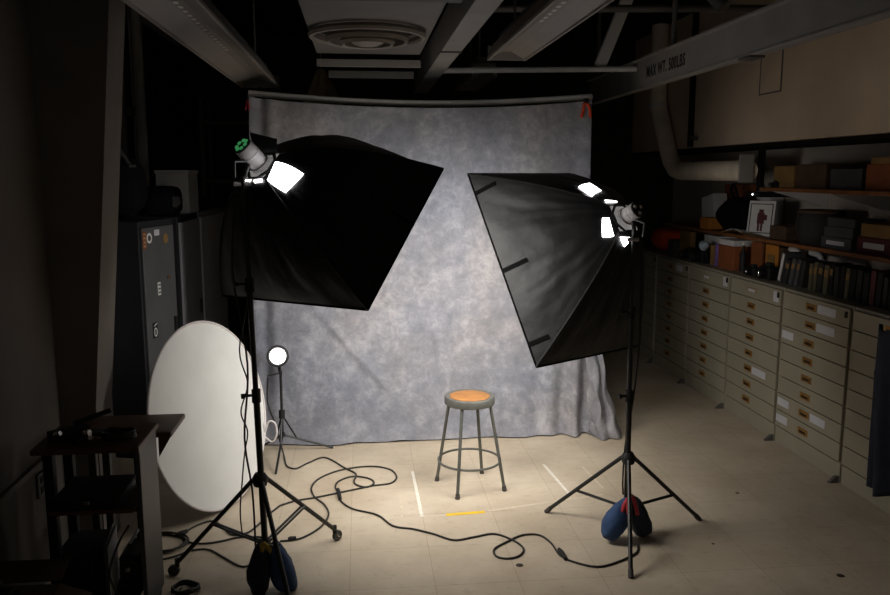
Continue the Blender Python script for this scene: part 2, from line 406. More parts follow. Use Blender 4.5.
def softbox(label, apex, yaw, tilt, roll, w, L, dep, bw, bulge, s0=.08, straps=None, power=40, glow_patches=(), flap=None):
    apex = V(apex); d, h, v = basis(yaw, tilt, roll)
    def P(side, u, t, off=0.0, wr=True):
        tt = min(t, 1.0); b = tt**bw if tt > 0 else 0
        W = s0+(w/2-s0)*b; H = s0+(L/2-s0)*b
        n = {'left': -h, 'right': h, 'bottom': -v, 'top': v}[side]
        x, y = {'left': (-W, u*H), 'right': (W, u*H), 'bottom': (u*W, -H), 'top': (u*W, H)}[side]
        q = apex+d*dep*t+h*x+v*y
        o = off
        o += bulge.get(side, 0)*(1-u*u)*math.sin(PI*tt)**.8
        if wr:
            f = math.sin(PI*min(1, max(0, tt)))**.5*(1-u**8)
            # taut creases running from the ring to the rim, plus cross puckers
            o += f*.011*noise.noise(V((u*4.5, tt*1.6, hash(side) % 7*0+len(side)*3.1)))+f*.006*noise.noise(V((u*11, tt*5, len(side)*1.7)))
        return q+n*o
    root = thing('softbox', label, 'softbox', apex)
    b = MB()
    for sd in ('left', 'right', 'top', 'bottom'):
        b.grid(lambda a, c, sd=sd: P(sd, a*2-1, c), 44, 44)
    bmesh.ops.remove_doubles(b.bm, verts=b.bm.verts, dist=.0008)
    b.build('fabric_shell', 'nylon', root, smooth=True)
    cf = apex+d*dep*.94
    m = Matrix((h, v, -d)).transposed().to_4x4()
    MB().box(cf, (w-.06, L-.06, .004), mtx=m, bev=0).build('front_diffuser', 'diffuser', root)
    lip = [cf+d*dep*.06+h*sx*w/2+v*sy*L/2 for sx, sy in ((-1, -1), (1, -1), (1, 1), (-1, 1), (-1, -1))]
    b = MB()
    for p, q in zip(lip, lip[1:]): b.tube([p, q], .006, 6)
    b.build('rim_piping', 'velcro', root)
    ring = [apex+(h*math.cos(k*PI/4+PI/8)+v*math.sin(k*PI/4+PI/8))*s0*1.12 for k in range(9)]
    b = MB()
    for p, q in zip(ring, ring[1:]): b.tube([p, q], .009, 6)
    b.build('speed_ring', 'black', root)
    for sx, sy in ((-1, -1), (1, -1), (1, 1), (-1, 1)):
        sd = 'left' if sx < 0 else 'right'
        MB().tube([P(sd, sy, k/12*1.0, .003, False) for k in range(13)], .006, 6).build('rod_sleeve', 'nylon', root, smooth=True)
    for sd, u0, ln in (straps or []):
        def sf(a, c): return P(sd, u0+(.030 if a > .5 else -.030)*(1 if a in (0, 1) else 0), 1.05-ln*c, .004)
        MB().grid(lambda a, c: P(sd, max(-.97, min(.97, (u0+.020*(a*2-1))*(L/2)/(s0+(L/2-s0)*(1-ln*c)**bw))), 1.0-ln*c, .005, True), 3, 10).build('velcro_strap', 'velcro', root, solid=.003)
    for quad in glow_patches:  # glowing patches laid on the uncut fabric, imitating the bright interior
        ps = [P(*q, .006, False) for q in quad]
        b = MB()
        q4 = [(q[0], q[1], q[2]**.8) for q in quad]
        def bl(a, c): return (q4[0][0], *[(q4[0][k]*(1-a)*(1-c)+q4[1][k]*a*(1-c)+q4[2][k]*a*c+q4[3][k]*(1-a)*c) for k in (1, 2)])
        b.grid(lambda a, c: (lambda q: P(q[0], q[1], max(q[2], 0)**(1/bw), .010, False))(bl(a, c)), 8, 8); b.build('glow_patch', 'lit', root, smooth=True)
    if flap:
        sd, u0, u1, ln = flap
        MB().grid(lambda a, c: P(sd, u0+(u1-u0)*a, 0, .0, False)-d*ln*c*(1-.55*a)+{'top': v, 'left': -h}[sd]*(.05*c*c), 10, 8).build('back_flap', 'nylon', root, smooth=True)
    ld = bpy.data.lights.new('flash', 'AREA'); ld.shape = 'RECTANGLE'; ld.size = w-.09; ld.size_y = L-.09; ld.energy = power; ld.color = (1, .96, .91); ld.spread = R(125)
    lo = bpy.data.objects.new('flash_light', ld); COL.objects.link(lo)
    lo.matrix_world = Matrix.Translation(cf+d*.012) @ m
    return root, d, h, v

AR = (1.5, 4.47, 1.93)
rb, dR, hR, vR = softbox('taller black softbox on the right stand, three dark straps along its left side', AR, -.571, .511, 0, .916, 1.262, .612, .8,
    {'left': .012, 'top': .03, 'right': .02, 'bottom': .02},
    straps=[('left', .78, .22), ('left', -.04, .26), ('left', -.78, .20)], power=22,
    glow_patches=[[('top', -.475, .24), ('top', .375, .32), ('top', .15, .15), ('top', -.95, .09)],
              [('left', .2, .06), ('left', .125, .02), ('left', -.825, .035), ('left', -.45, .11)],
              [('bottom', -.9, .015), ('bottom', .025, .02), ('bottom', -.05, .05), ('bottom', -.325, .07)],
              [('top', -.95, .012), ('top', .1, .01), ('top', .1, .02), ('top', -.7, .035)]])
AL = (-.50, 4.23, 2.22)
lb, dL, hL, vL = softbox('wider black softbox on the left stand, its dark back turned to us', AL, .832, .724, .052, 1.2, .913, .57, .66,
    {'top': .15, 'left': .05, 'right': .03, 'bottom': .03}, power=22,
    straps=[('right', .15, .2)],
    glow_patches=[[('right', .30, .0), ('right', .03, .20), ('right', -.75, .17), ('right', -.98, .02)],
              [('bottom', -.95, .0), ('bottom', -.15, .0), ('bottom', -.2, .022), ('bottom', -.85, .018)], [('bottom', .1, .0), ('bottom', .95, .0), ('bottom', .8, .02), ('bottom', .2, .022)]],
    flap=('top', -1, 1, .12))

def strobe(label, apex, d, h, v, pole, ln, r, green):
    apex = V(apex); root = thing('studio_strobe', label, 'strobe', apex)
    a = apex-d*.005; e = apex-d*ln
    MB().lathe([(r*1.12, .0), (r*1.12, .018), (r, .022), (r, ln*.55), (r*1.03, ln*.56), (r*1.03, ln*.60), (r, ln*.61), (r, ln-.006), (r*.94, ln)], a, -d, 32).build('body', 'strobe', root, smooth=True)
    MB().lathe([(0, ln+.004), (r*.95, ln+.004), (r*.97, ln-.004), (r*.97, ln-.02)], a, -d, 32).build('rear_panel', 'blackmatte', root, smooth=True)
    c = a-d*(ln+.006)
    if green:
        for k in range(7):
            an = k*2*PI/7; p = c+(h*math.cos(an)+v*math.sin(an))*r*.60
            MB().lathe([(0, 0), (.011, 0), (.011, .004), (.007, .007), (0, .008)], p, -d, 10).build('indicator', 'led', root, smooth=True)
    else:
        for k in range(3):
            an = k*2*PI/3+.4; p = c+(h*math.cos(an)+v*math.sin(an))*r*.55
            MB().lathe([(0, 0), (.012, 0), (.011, .008), (0, .009)], p, -d, 12).build('dial', 'chrome' if k == 0 else 'strobe', root, smooth=True)
    pt = V(pole)
    j = a-d*(ln*.45)-v*r*.9
    MB().tube([j, (j+pt)/2-v*.01, pt], .014, 8).build('tilt_bracket', 'black', root, smooth=True)
    k = MB().tube([pt-V((.05, .02, .03)), pt+V((.03, .01, -.03))], .012, 8).build('clamp_knob', 'strobe', root, smooth=True)
    hp = [j-d*.02, j-v*.05-d*.07, j-v*.09-d*.04-V((0, 0, .03))]
    MB().tube(hp, .009, 8).build('handle', 'black', root, smooth=True)
    return root
strobe('grey flash head with green lights on its back, at the top of the left stand', AL, dL, hL, vL, (-.585, 4.19, 2.16), .145, .05, True)
strobe('grey flash head with a dark round back, at the top of the right stand', AR, dR, hR, vR, (1.548, 4.43, 1.84), .10, .047, False)

# ------------------------------------------------------------------ light stands
def light_stand(label, top, hub, collar, feet, casters, joints):
    top, hub, collar = V(top), V(hub), V(collar)
    root = thing('light_stand', label, 'light stand', (hub.x, hub.y, 0))
    L = top-collar
    lower = collar+L*.42; mid = collar+L*.72
    MB().tube([collar-V((0, 0, .06)), lower], .0175, 12).build('pole', 'black', root, smooth=True)
    MB().tube([lower-V((0, 0, .05)), mid], .0145, 12).build('pole', 'black', root, smooth=True)
    MB().tube([mid-V((0, 0, .05)), top], .011, 12).build('pole', 'black', root, smooth=True)
    for p in (lower, mid):
        k = MB().tube([p-V((0, 0, .04)), p+V((0, 0, .03))], .024, 12).build('locking_collar', 'blackmatte', root, smooth=True)
        MB().tube([p, p+V((-.055, -.02, 0))], .008, 8).lathe([(0, 0), (.014, 0), (.014, .02), (0, .02)], p+V((-.055, -.02, 0)), (-1, -.3, 0), 10).build('knob', 'blackmatte', k, smooth=True)
    MB().lathe([(0, -.03), (.034, -.03), (.042, -.01), (.042, .015), (.026, .04), (0, .04)], hub, (0, 0, 1), 16).build('hub', 'blackmatte', root, smooth=True)
    MB().lathe([(0, -.02), (.028, -.02), (.028, .02), (0, .02)], collar, (0, 0, 1), 14).build('lower_collar', 'blackmatte', root, smooth=True)
    for f in feet:
        f = V(f); dr = (f-hub); hz = V((dr.x, dr.y, 0)).normalized()
        s = hub+hz*.04; end = V((f.x, f.y, .014 if not casters else .075))
        lg = MB().tube([s, end], .0125, 10).build('leg', 'black', root, smooth=True)
        if casters:
            up = V((0, 0, 1)); sd = hz.cross(up)
            MB().tube([end+V((0, 0, .025)), end-V((0, 0, .02))], .013, 8).build('caster_stem', 'blackmatte', lg, smooth=True)
            cw = V((f.x, f.y, .032))+hz*.02
            MB().lathe([(0, -.012), (.030, -.012), (.032, -.008), (.032, .008), (.030, .012), (0, .012)], cw, sd, 20).build('caster_wheel', 'rubber', lg, smooth=True)
            MB().tube([end-V((0, 0, .01)), cw+sd*.016, cw+sd*.016-V((0, 0, .004))], .006, 6).build('caster_fork', 'chrome', lg)
        else:
            MB().tube([end+(s-end)*.05, V((f.x+hz.x*.006, f.y+hz.y*.006, .004))], .0155, 10).build('rubber_foot', 'rubber', lg, smooth=True)
        q = s+(end-s)*joints
        sd = hz.cross(V((0, 0, 1)))*.012
        br = MB()
        for sg in ((-1, 1) if casters else (0,)): br.tube([collar+hz*.02+sd*sg, q+sd*sg], .007 if casters else .0095, 8)
        br.build('brace', 'black', root, smooth=True)
    return root
light_stand('tall black wheeled light stand on the left, carrying the wider softbox', (-.590, 4.18, 2.17), (-.56, 4.18, .555), (-.545, 4.18, .20),
            [(-1.03, 4.24, 0), (-.185, 4.57, 0), (-.37, 3.70, 0)], True, .52)
light_stand('black light stand on the right with plain rubber feet, carrying the taller softbox', (1.545, 4.43, 1.86), (1.568, 4.44, .50), (1.568, 4.44, .19),
            [(1.175, 4.84, 0), (1.435, 3.955, 0), (2.11, 4.625, 0)], False, .60)

# ------------------------------------------------------------------ small floor lamp
SB = V((-.635, 6.12, 0))
t = thing('small_flash_lamp', 'small round lamp lit white on a short black stand before the backdrop', 'lamp', SB)
MB().tube([SB+V((0, 0, .15)), SB+V((0, 0, .66))], .011, 10).build('pole', 'black', t, smooth=True)
MB().lathe([(0, -.03), (.024, -.03), (.024, .03), (0, .03)], SB+V((0, 0, .33)), (0, 0, 1), 12).build('hub', 'blackmatte', t, smooth=True)
MB().lathe([(0, -.015), (.02, -.015), (.02, .015), (0, .015)], SB+V((0, 0, .165)), (0, 0, 1), 12).build('lower_collar', 'blackmatte', t, smooth=True)
for dx, dy in ((.385, .11), (-.015, -.42), (-.20, .17)):
    e = SB+V((dx, dy, .008)); lo = SB+V((0, 0, .165)); lg = MB().tube([lo, e], .0085, 8).build('leg', 'black', t, smooth=True)
    MB().tube([SB+V((0, 0, .33)), lo+(e-lo)*.28], .007, 8).build('brace', 'black', t, smooth=True)
hd = V((.10, -.98, .12)).normalized(); hc = SB+V((-.015, -.02, .80))
MB().lathe([(0, -.16), (.045, -.155), (.05, -.13), (.05, -.06), (.072, -.035), (.084, 0), (.084, .02), (.074, .022), (.060, .008)], hc, hd, 32).build('lamp_housing', 'blackmatte', t, smooth=True)
MB().lathe([(0, .011), (.04, .012), (.062, .010), (.062, .004), (0, .003)], hc, hd, 32).build('lamp_face', 'lamp', t, smooth=True)
MB().tube([hc-hd*.09-V((0, 0, .04)), SB+V((0, 0, .66))], .014, 8).tube([SB+V((0, 0, .66)), SB+V((-.10, 0, .64))], .007, 8).build('tilt_bracket', 'black', t, smooth=True)

# ------------------------------------------------------------------ oval reflector
def reflector():
    a, lean, r = R(66), .2, .62
    n = V((math.sin(a)*math.cos(lean), -math.cos(a)*math.cos(lean), math.sin(lean)))
    tt = V((0, 0, 1)).cross(n).normalized(); u = n.cross(tt); c = V((-.875, 5.16, .012))+u*r
    root = thing('reflector_disc', 'big white round reflector disc leaning against the dark lockers', 'reflector', (-.875, 5.16, 0))
    rings = []
    b = MB()
    N = 72
    for i in range(13):
        q = i/12*(r-.012)
        if i == 0: rings.append(b.verts([c+n*.012])); continue
        rings.append(b.verts([c+(tt*math.cos(k*2*PI/N)+u*math.sin(k*2*PI/N))*q+n*(.012*(1-(i/12)**2)+.006*noise.noise(V((q*3*math.cos(k*2*PI/N), q*3*math.sin(k*2*PI/N), 1)))) for k in range(N)]))
    for p, q in zip(rings, rings[1:]):
        for k in range(N):
            k2 = (k+1) % N
            b.face([p[0], q[k], q[k2]] if len(p) == 1 else [p[k], p[k2], q[k2], q[k]])
    b.build('reflector_cloth', 'refl', root, smooth=True)
    MB().tube([c+(tt*math.cos(k*2*PI/N)+u*math.sin(k*2*PI/N))*(r-.006) for k in range(N+1)], .0085, 8, cap=False).build('spring_rim', 'rim', root, smooth=True)
    q = c+(tt*math.cos(R(-28))+u*math.sin(R(-28)))*r
    lp = [q+V((.0, -.01, .0)), q+V((.03, -.02, .08)), q+V((.075, -.03, .07)), q+V((.085, -.03, -.01)), q+V((.05, -.02, -.07)), q+V((.0, -.01, -.04))]
    MB().tube(lp, .007, 8, smooth_pts=5).build('hanging_loop', 'rim', root, smooth=True)
    return c, n, tt, u
reflector()

# ------------------------------------------------------------------ sandbags
def sandbag(label, c, mm, mm2, strapm, lobes, top):
    root = thing('sandbag', label, 'sandbag', (c[0], c[1], 0))
    top = V(top)
    for (dx, dy, ang, sc_, z), m_ in zip(lobes, (mm, mm2)):
        def shp(p, sc_=sc_):
            k = (p.z/(.17*sc_)); f = .30+.70*max(0, 1-k)**.75 if k > 0 else 1-.25*max(0, -k-.4)
            return V((p.x*f, p.y*f, p.z))
        mt = Matrix.Rotation(ang, 3, 'Y')
        MB().blob((c[0]+dx, c[1]+dy, z), (.072*sc_, .085*sc_, .175*sc_), e=.62, amp=.22, fr=8, mtx=mt, shape=shp, nu=32, nv=22).build('pouch', m_, root, smooth=True)
    b = MB()
    b.tube([top+V((-.05, -.01, -.10)), top+V((-.028, -.02, -.02)), top+V((.0, -.032, .02)), top+V((.03, -.02, -.03)), top+V((.05, -.01, -.10))], .013, 8, smooth_pts=4)
    b.tube([top+V((-.012, -.03, .01)), top+V((-.016, -.036, -.05)), top+V((-.008, -.036, -.11))], .014, 8)
    b.build('strap', strapm, root, smooth=True)
    return root
sandbag('navy sandbag with red strap slung on the right light stand', (1.565, 4.43), 'sandblue', 'sanddark', 'red',
        [(-.075, -.04, R(24), .80, .145), (.068, .01, R(-22), .84, .150)], (1.555, 4.36, .285))
sandbag('dark sandbag with yellow strap slung on the left light stand', (-.52, 4.07), 'sanddark', 'sandblue', 'yellow',
        [(-.04, -.06, R(6), .85, .14), (.075, -.05, R(-14), .85, .145)], (-.525, 4.02, .26))

# ------------------------------------------------------------------ floor tape
def tape(label, p, q, wd, m_, nm='floor_tape'):
    p, q = V((p[0], p[1], 0)), V((q[0], q[1], 0)); d = (q-p).normalized(); s = V((-d.y, d.x, 0))*wd/2
    b = MB(); n = 14; L = (q-p).length
    top = []
    for i in range(n+1):
        c = p+d*L*i/n; j = .0015*noise.noise(V((i*1.3, p.x, p.y)))
        top.append((b.bm.verts.new(c+s+s*j*20+V((0, 0, .0012))), b.bm.verts.new(c-s+V((0, 0, .0012)))))
    for a, e in zip(top, top[1:]): b.face([a[0], a[1], e[1], e[0]])
    o = b.build(nm, m_, None, loc=((p+q)/2)); return tag(o, label, 'tape')
tape('short bright yellow tape strip on the floor in front of the stool', (.520, 4.872), (.775, 4.893), .036, 'yellowtape')
tape('white tape line on the floor left of the stool', (.352, 5.66), (.362, 4.86), .022, 'whitetape')
tape('white tape line running right from the left end of yellow strip', (.80, 4.905), (1.62, 5.09), .022, 'fainttape')
tape('short white tape piece between left tape line and yellow strip', (.37, 4.865), (.515, 4.87), .02, 'fainttape')
tape('slanted white tape line on the floor right of the stool', (1.35, 5.70), (1.40, 5.12), .022, 'whitetape')
tape('faint tape trace farthest right, nearly under the right stand leg', (1.63, 5.62), (1.66, 5.20), .02, 'fainttape')
tape('faint tape trace on the floor left of the white line', (.24, 5.24), (.235, 4.86), .018, 'fainttape')
tape('faint white tape across the floor under the stool', (.60, 5.42), (.93, 5.45), .018, 'fainttape')
for lab, x, y, r_ in (('small dark stain on the floor below the cord loop', .86, 4.16, .022), ('tiny dark speck on the floor right of the right sandbag', 2.06, 4.30, .010), ('dark oval scuff on the floor near the lower right', 2.59, 3.86, .022), ('small dark scuff on the floor in front of the cabinets', 2.56, 5.02, .014)):
    o = MB().lathe([(0, .0012), (r_*.8, .0012), (r_, .0005)], (x, y, 0), n=14).build('floor_mark', 'brassdark', None, loc=(x, y, 0)); tag(o, lab, 'mark')

# ------------------------------------------------------------------ cords on the floor
FW = V((math.sin(YAW)*math.cos(PITCH), math.cos(YAW)*math.cos(PITCH), -math.sin(PITCH)))
RT = V((math.cos(YAW), -math.sin(YAW), 0)); UP = RT.cross(FW)
def gp(x, y, z=.007):       # measured floor trace -> point on the floor
    d = FW+RT*((x-445)/800)-UP*((y-297.5)/800); k = (z-HC)/d.z
    return V((0, 0, HC))+d*k
def cord(label, pts, r=.0062, pre=(), post=(), nm='extension_cable', plugs=()):
    w = [V(p) for p in pre]+[gp(*p) for p in pts]+[V(p) for p in post]
    w = spline(w, 6)
    for i in range(len(w)): w[i].z = max(w[i].z, r)
    root = thing(nm, label, 'cord', w[len(w)//2]*1.0)
    MB().tube(w, r, 8).build('cable', 'cord', root, smooth=True)
    for (x, y), (x2, y2) in plugs:
        a, b_ = gp(x, y, .014), gp(x2, y2, .014)
        MB().tube([a, a+(b_-a)*.3, b_], [.010, .015, .012], 10).build('plug', 'blackmatte', root, smooth=True)
    return root
cord('black cord with a single loop running right to the right stand',
     [(338.6, 492.6), (340.7, 500.7), (352.8, 508.8), (377, 514.8), (393, 525.8), (413.5, 529), (433.7, 534), (454, 540), (474, 537), (494.4, 533.8), (514.6, 541), (523.5, 549), (518.7, 556), (506.5, 558.5), (496, 556), (494.4, 549), (506.5, 542), (522.7, 535), (539, 535), (551, 543), (561, 556), (579, 563.4), (599.6, 566.6), (620, 561), (636, 553), (638, 545)],
     plugs=[((559, 549), (566, 559)), ((338, 489), (340, 499))])
cord('black cord trailing from the small round lamp down to the floor',
     [(284.5, 458), (287, 466), (296, 468.5), (308, 463), (325, 457.5), (345, 468), (356, 474), (354, 481), (357, 485), (367, 487), (374, 483), (369, 478.4), (353, 476.4), (339, 481), (335.4, 487), (338.6, 492.6)],
     pre=[(-.735, 6.15, .62), (-.745, 6.15, .42), (-.69, 6.13, .25), (-.63, 6.08, .03)])
cord('black cord with a wide open loop on the floor left of the stool',
     [(280, 505.5), (296, 500.7), (320, 496.6), (348.8, 490.6), (373, 485.7), (391, 483), (396.5, 476.4), (389, 469), (369, 466.3), (340.7, 470), (320, 478), (311.6, 487), (314.4, 496.6), (324.5, 504.7), (328.5, 514.8), (320.5, 527), (304, 537), (292, 540), (280, 541)],
     plugs=[((288, 539), (296, 538))])
cord('black cord snaking behind the left light stand toward the reflector',
     [(280, 505.5), (268, 515), (258, 525), (247, 532.8), (232, 534.5), (223, 527), (213, 521), (198, 525), (185, 533), (186.5, 541), (203, 543.5), (222, 541), (240, 537), (262, 537)],
     plugs=[((176, 535), (187, 531))])
cord('black cord dropping beside the left stand pole and running left along the floor',
     [(256, 556), (250, 564.5), (240, 566), (223, 557), (208.5, 549.5), (191, 550.5), (176, 556), (160, 560)],
     pre=[(-.62, 4.16, 2.10), (-.66, 4.17, 1.7), (-.60, 4.16, 1.2), (-.63, 4.16, .8), (-.60, 4.16, .5), (-.60, 4.20, .15)], r=.0058)
cord('thin black sync cord looped along the left stand pole',
     [], pre=[(-.60, 4.14, 2.08), (-.58, 4.13, 1.6), (-.635, 4.14, 1.28), (-.60, 4.14, 1.1), (-.64, 4.14, .95), (-.61, 4.14, .84), (-.63, 4.14, .72), (-.65, 4.14, .55), (-.665, 4.14, .40), (-.66, 4.14, .28)], r=.004, nm='sync_cable')
cord('thin black cord running down the right light stand pole',
     [], pre=[(1.60, 4.44, 1.80), (1.615, 4.45, 1.3), (1.59, 4.445, .9), (1.55, 4.44, .62), (1.535, 4.43, .40), (1.54, 4.43, .28)], r=.0055)
# coiled cords at the left stand's near caster and by the cart
def coil(label, c, r0, turns, z0, tilt=0, nm='coiled_cable', rr=.006, sq=.8):
    pts = []
    n = 26*turns
    for i in range(n+1):
        a = 2*PI*i/26; q = r0*(1+.10*noise.noise(V((i*.17, c[0], c[1]))))
        pts.append(V((c[0]+q*math.cos(a), c[1]+q*sq*math.sin(a), z0+rr*1.1*i/26+.004*math.sin(i*.9)+tilt*q*math.sin(a))))
    root = thing(nm, label, 'cord', (c[0], c[1], z0))
    MB().tube(pts, rr, 7).build('cable', 'cord', root, smooth=True)
    return root
coil('small coil of black cord on the floor at the left stand caster', (-.95, 4.06), .07, 4, .008)
coil('loose coil of black cord on the floor behind the cart', (-1.22, 4.62), .16, 3, .008)

# ------------------------------------------------------------------ lockers
def locker(label, p0, p1, depth, zt, m_, side, stickers=False, n_vent=True):
    p0, p1 = V((p0[0], p0[1], 0)), V((p1[0], p1[1], 0)); d = (p1-p0); w = d.length; d.normalize()
    nrm = V((d.y, -d.x, 0)); c = (p0+p1)/2-nrm*depth/2; ang = math.atan2(d.y, d.x)
    root = thing('locker', label, 'locker', (c.x, c.y, 0))
    MB().box((c.x, c.y, zt/2), (w, depth, zt), rz=ang, bev=.006).build('body', side, root)
    f = (p0+p1)/2
    dm = MB().box((f.x+nrm.x*.009, f.y+nrm.y*.009, zt/2+.02), (w-.05, .018, zt-.14), rz=ang, bev=.004).build('door', m_, root)
    hq = f+nrm*.026+d*(w*.36)
    MB().box((hq.x, hq.y, .98), (.03, .018, .13), rz=ang, bev=.005).build('handle', 'black', dm)
    if stickers:
        for u, z, sw, sh, mm in ((-.40, 1.69, .055, .13, 'rust'), (-.27, 1.70, .055, .08, 'white'), (-.05, 1.735, .075, .045, 'card'), (.20, 1.68, .075, .08, 'tan'), (-.06, 1.30, .045, .10, 'white'), (.24, 1.37, .05, .03, 'cardboard'), (-.24, .99, .07, .12, 'blackmatte')):
            q = f+nrm*.0195+d*(w*u)
            if sh == .08 or mm == 'tan':
                b = MB().lathe([(0, .002), (sh*.5, .002), (sh*.5, 0)], (q.x, q.y, z), nrm, 18)
                if mm != 'tan': b.lathe([(0, .0026), (.001, .0026)], (q.x, q.y, z), nrm, 6)
            else: b = MB().box((q.x, q.y, z), (sw, .003, sh), rz=ang, bev=0)
            s = b.build('sticker', mm, dm)
            if mm == 'blackmatte':
                MB().tube([V((q.x, q.y, z-.015))+nrm*.003+d*(.02*math.cos(k*PI/8))+V((0, 0, .032*math.sin(k*PI/8))) for k in range(17)], .005, 6).tube([V((q.x, q.y, z+.035))+nrm*.003-d*.02, V((q.x, q.y, z+.05))+nrm*.003+d*.025], .005, 6).build('printed_mark', 'white', s)
            elif mm == 'rust':
                b = MB()
                for k in range(4): b.box((q.x+nrm.x*.0022, q.y+nrm.y*.0022, z-.045+.03*k), (sw*.7, .001, .012), rz=ang, bev=0)
                b.build('printed_mark', 'beigecloth', s)
            elif sh == .08 and mm == 'white':
                MB().lathe([(0, .003), (.022, .003), (.022, .001)], (q.x, q.y, z), nrm, 14).build('printed_mark', 'greybox', s)
            elif sh == .10 and mm == 'white':
                b = MB()
                for k in range(3): b.box((q.x+nrm.x*.0022, q.y+nrm.y*.0022, z-.03+.03*k), (sw*.75, .001, .010), rz=ang, bev=0)
                b.build('printed_mark', 'darkgrey', s)
    return root
locker('dark grey locker nearest us with stickers on its door, behind the reflector', (-1.64, 6.12), (-1.51, 6.65), .50, 1.83, 'locker', 'lockerdark', True)
locker('plain charcoal locker second in the row behind the reflector', (-1.51, 6.82), (-1.50, 7.60), .50, 1.83, 'lockergrey', 'lockerdark')
locker('lighter grey locker farthest along the row beside the left softbox', (-1.50, 7.66), (-1.46, 8.75), .50, 1.83, 'lockerpale', 'lockergrey')

# things on the lockers
t = thing('duffel_bag', 'bulky black bag piled on top of the stickered locker', 'bag', (-1.86, 6.5, 1.83))
MB().blob((-1.87, 6.46, 2.085), (.205, .20, .235), e=.7, amp=.14, fr=5, nu=36, nv=24).build('bag_body', 'blackcloth', t, smooth=True)
MB().tube([(-1.98, 6.30, 2.25), (-1.92, 6.27, 2.36), (-1.80, 6.27, 2.37), (-1.72, 6.31, 2.25)], .014, 8, smooth_pts=5).build('carry_strap', 'darkgrey', t, smooth=True)
MB().box((-1.70, 6.30, 2.24), (.05, .02, .02), bev=.005).build('buckle', 'greybox', t)
t = thing('camera_bag', 'small black camera bag with a shiny clip on the second locker', 'bag', (-1.66, 7.05, 1.83))
MB().blob((-1.66, 7.02, 1.955), (.14, .20, .125), e=.55, amp=.10, fr=6).build('bag_body', 'blackcloth', t, smooth=True)
MB().lathe([(0, 0), (.05, 0), (.055, .03), (.045, .05), (0, .05)], (-1.545, 6.90, 1.95), (.5, -1, .1), 18).build('lens', 'blackmatte', t, smooth=True)
MB().tube([(-1.535, 6.88, 1.985), (-1.50, 6.85, 1.995), (-1.48, 6.90, 1.98)], .008, 8, smooth_pts=4).build('clip', 'chrome', t, smooth=True)
t = thing('storage_box', 'plain pale grey box standing on the lockers behind the camera bag', 'box', (-1.66, 7.6, 1.83))
MB().box((-1.66, 7.60, 2.01), (.28, .42, .36), bev=.008).build('box_body', 'white', t)
MB().box((-1.66, 7.60, 2.20), (.30, .44, .03), bev=.006).build('lid', 'white', t)
t = thing('webcam', 'small dark round device with a glinting dot on the far locker', 'device', (-1.55, 8.2, 1.83))
MB().blob((-1.55, 8.2, 1.895), (.06, .06, .065), e=.9).build('device_body', 'blackmatte', t, smooth=True)
MB().lathe([(0, 0), (.014, 0), (.010, .01), (0, .01)], (-1.515, 8.145, 1.90), (.5, -.8, 0), 12).build('lens', 'chrome', t, smooth=True)

# pipes on the rear left wall
tag(MB().tube([(-2.13, 8.30, .02), (-2.13, 8.30, 3.88)], .05, 14).build('wall_pipe', 'wall_rear', None, loc=(-2.13, 8.3, 0), smooth=True), 'pale vertical pipe on the far left wall behind the lockers', 'pipe')
t = thing('conduit', 'thin dark vertical conduit with a coupling on the far left wall', 'conduit', (-2.15, 7.95, .02))
MB().tube([(-2.14, 7.95, .02), (-2.14, 7.95, 3.88)], .03, 12).build('tube', 'dark', t, smooth=True)
MB().tube([(-2.14, 7.95, 2.72), (-2.14, 7.95, 2.80)], .045, 12).build('coupling', 'beamdark', t, smooth=True)
t = thing('added_dark_sheet', 'added dark sheet that darkens the far left wall behind the lockers', 'dark sheet', (-2.1, 9.5, 0))  # sheet added to darken the wall beyond the lockers
MB().grid(lambda a, c: V((-2.12+.03*math.sin(a*40), 8.55+1.85*a, .03+3.6*c)), 90, 4).build('cloth', 'dark', t, smooth=True)
MB().tube([(-2.14, 8.5, 3.66), (-2.14, 10.45, 3.66)], .015, 8).build('sheet_rod', 'beamdark', t)
t = thing('shelving_rack', 'dark steel shelving rack at the back, left of the backdrop', 'shelf', (-1.15, 9.6, 0))
for x in (-1.75, -.45):
    for y in (9.35, 9.85): MB().box((x, y, 1.5), (.045, .045, 3.0), bev=.004).build('post', 'beamdark', t)
for z in (.3, 1.0, 1.75, 2.1, 2.75): MB().box((-1.1, 9.6, z), (1.30, .50, .05), bev=.004).build('shelf_board', 'beamdark', t)

# ------------------------------------------------------------------ left cart and table
def cart():
    t = thing('equipment_cart', 'dark equipment cart with a walnut top at the lower left, nearest us', 'cart', (-1.27, 3.80, 0))
    x0, x1, y0, y1, z = -1.53, -1.045, 3.70, 4.08, .925
    MB().box(((x0+x1)/2, (y0+y1)/2, z-.014), (x1-x0, y1-y0, .028), bev=.006).build('top_board', 'wood', t)
    MB().box((x1-.018, (y0+y1)/2, .478), (.022, y1-y0-.07, .835), bev=.004).build('side_panel', 'steelpanel', t)
    for y in (y0+.06, y1-.07): MB().box((x0+.06, y, (z-.028)/2+.03), (.045, .045, z-.088), bev=.004).build('leg', 'blackmatte', t)
    MB().box(((x0+x1)/2, (y0+y1)/2, .60), (x1-x0-.10, y1-y0-.06, .022), bev=.004).build('shelf', 'wood', t)
    MB().box(((x0+x1)/2, (y0+y1)/2, .16), (x1-x0-.10, y1-y0-.06, .022), bev=.004).build('shelf', 'blackmatte', t)
    for x in (x0+.06, x1-.035):
        for y in (y0+.06, y1-.07):
            MB().lathe([(0, -.014), (.028, -.014), (.03, 0), (.028, .014), (0, .014)], (x, y, .03), (1, 0, 0), 16).build('caster', 'rubber', t, smooth=True)
    return z
ZC = cart()
t = thing('side_table', 'walnut topped table standing just behind the equipment cart', 'table', (-1.22, 4.33, 0))
MB().box((-1.25, 4.31, .835), (.50, .34, .028), bev=.006).build('top_board', 'wood', t)
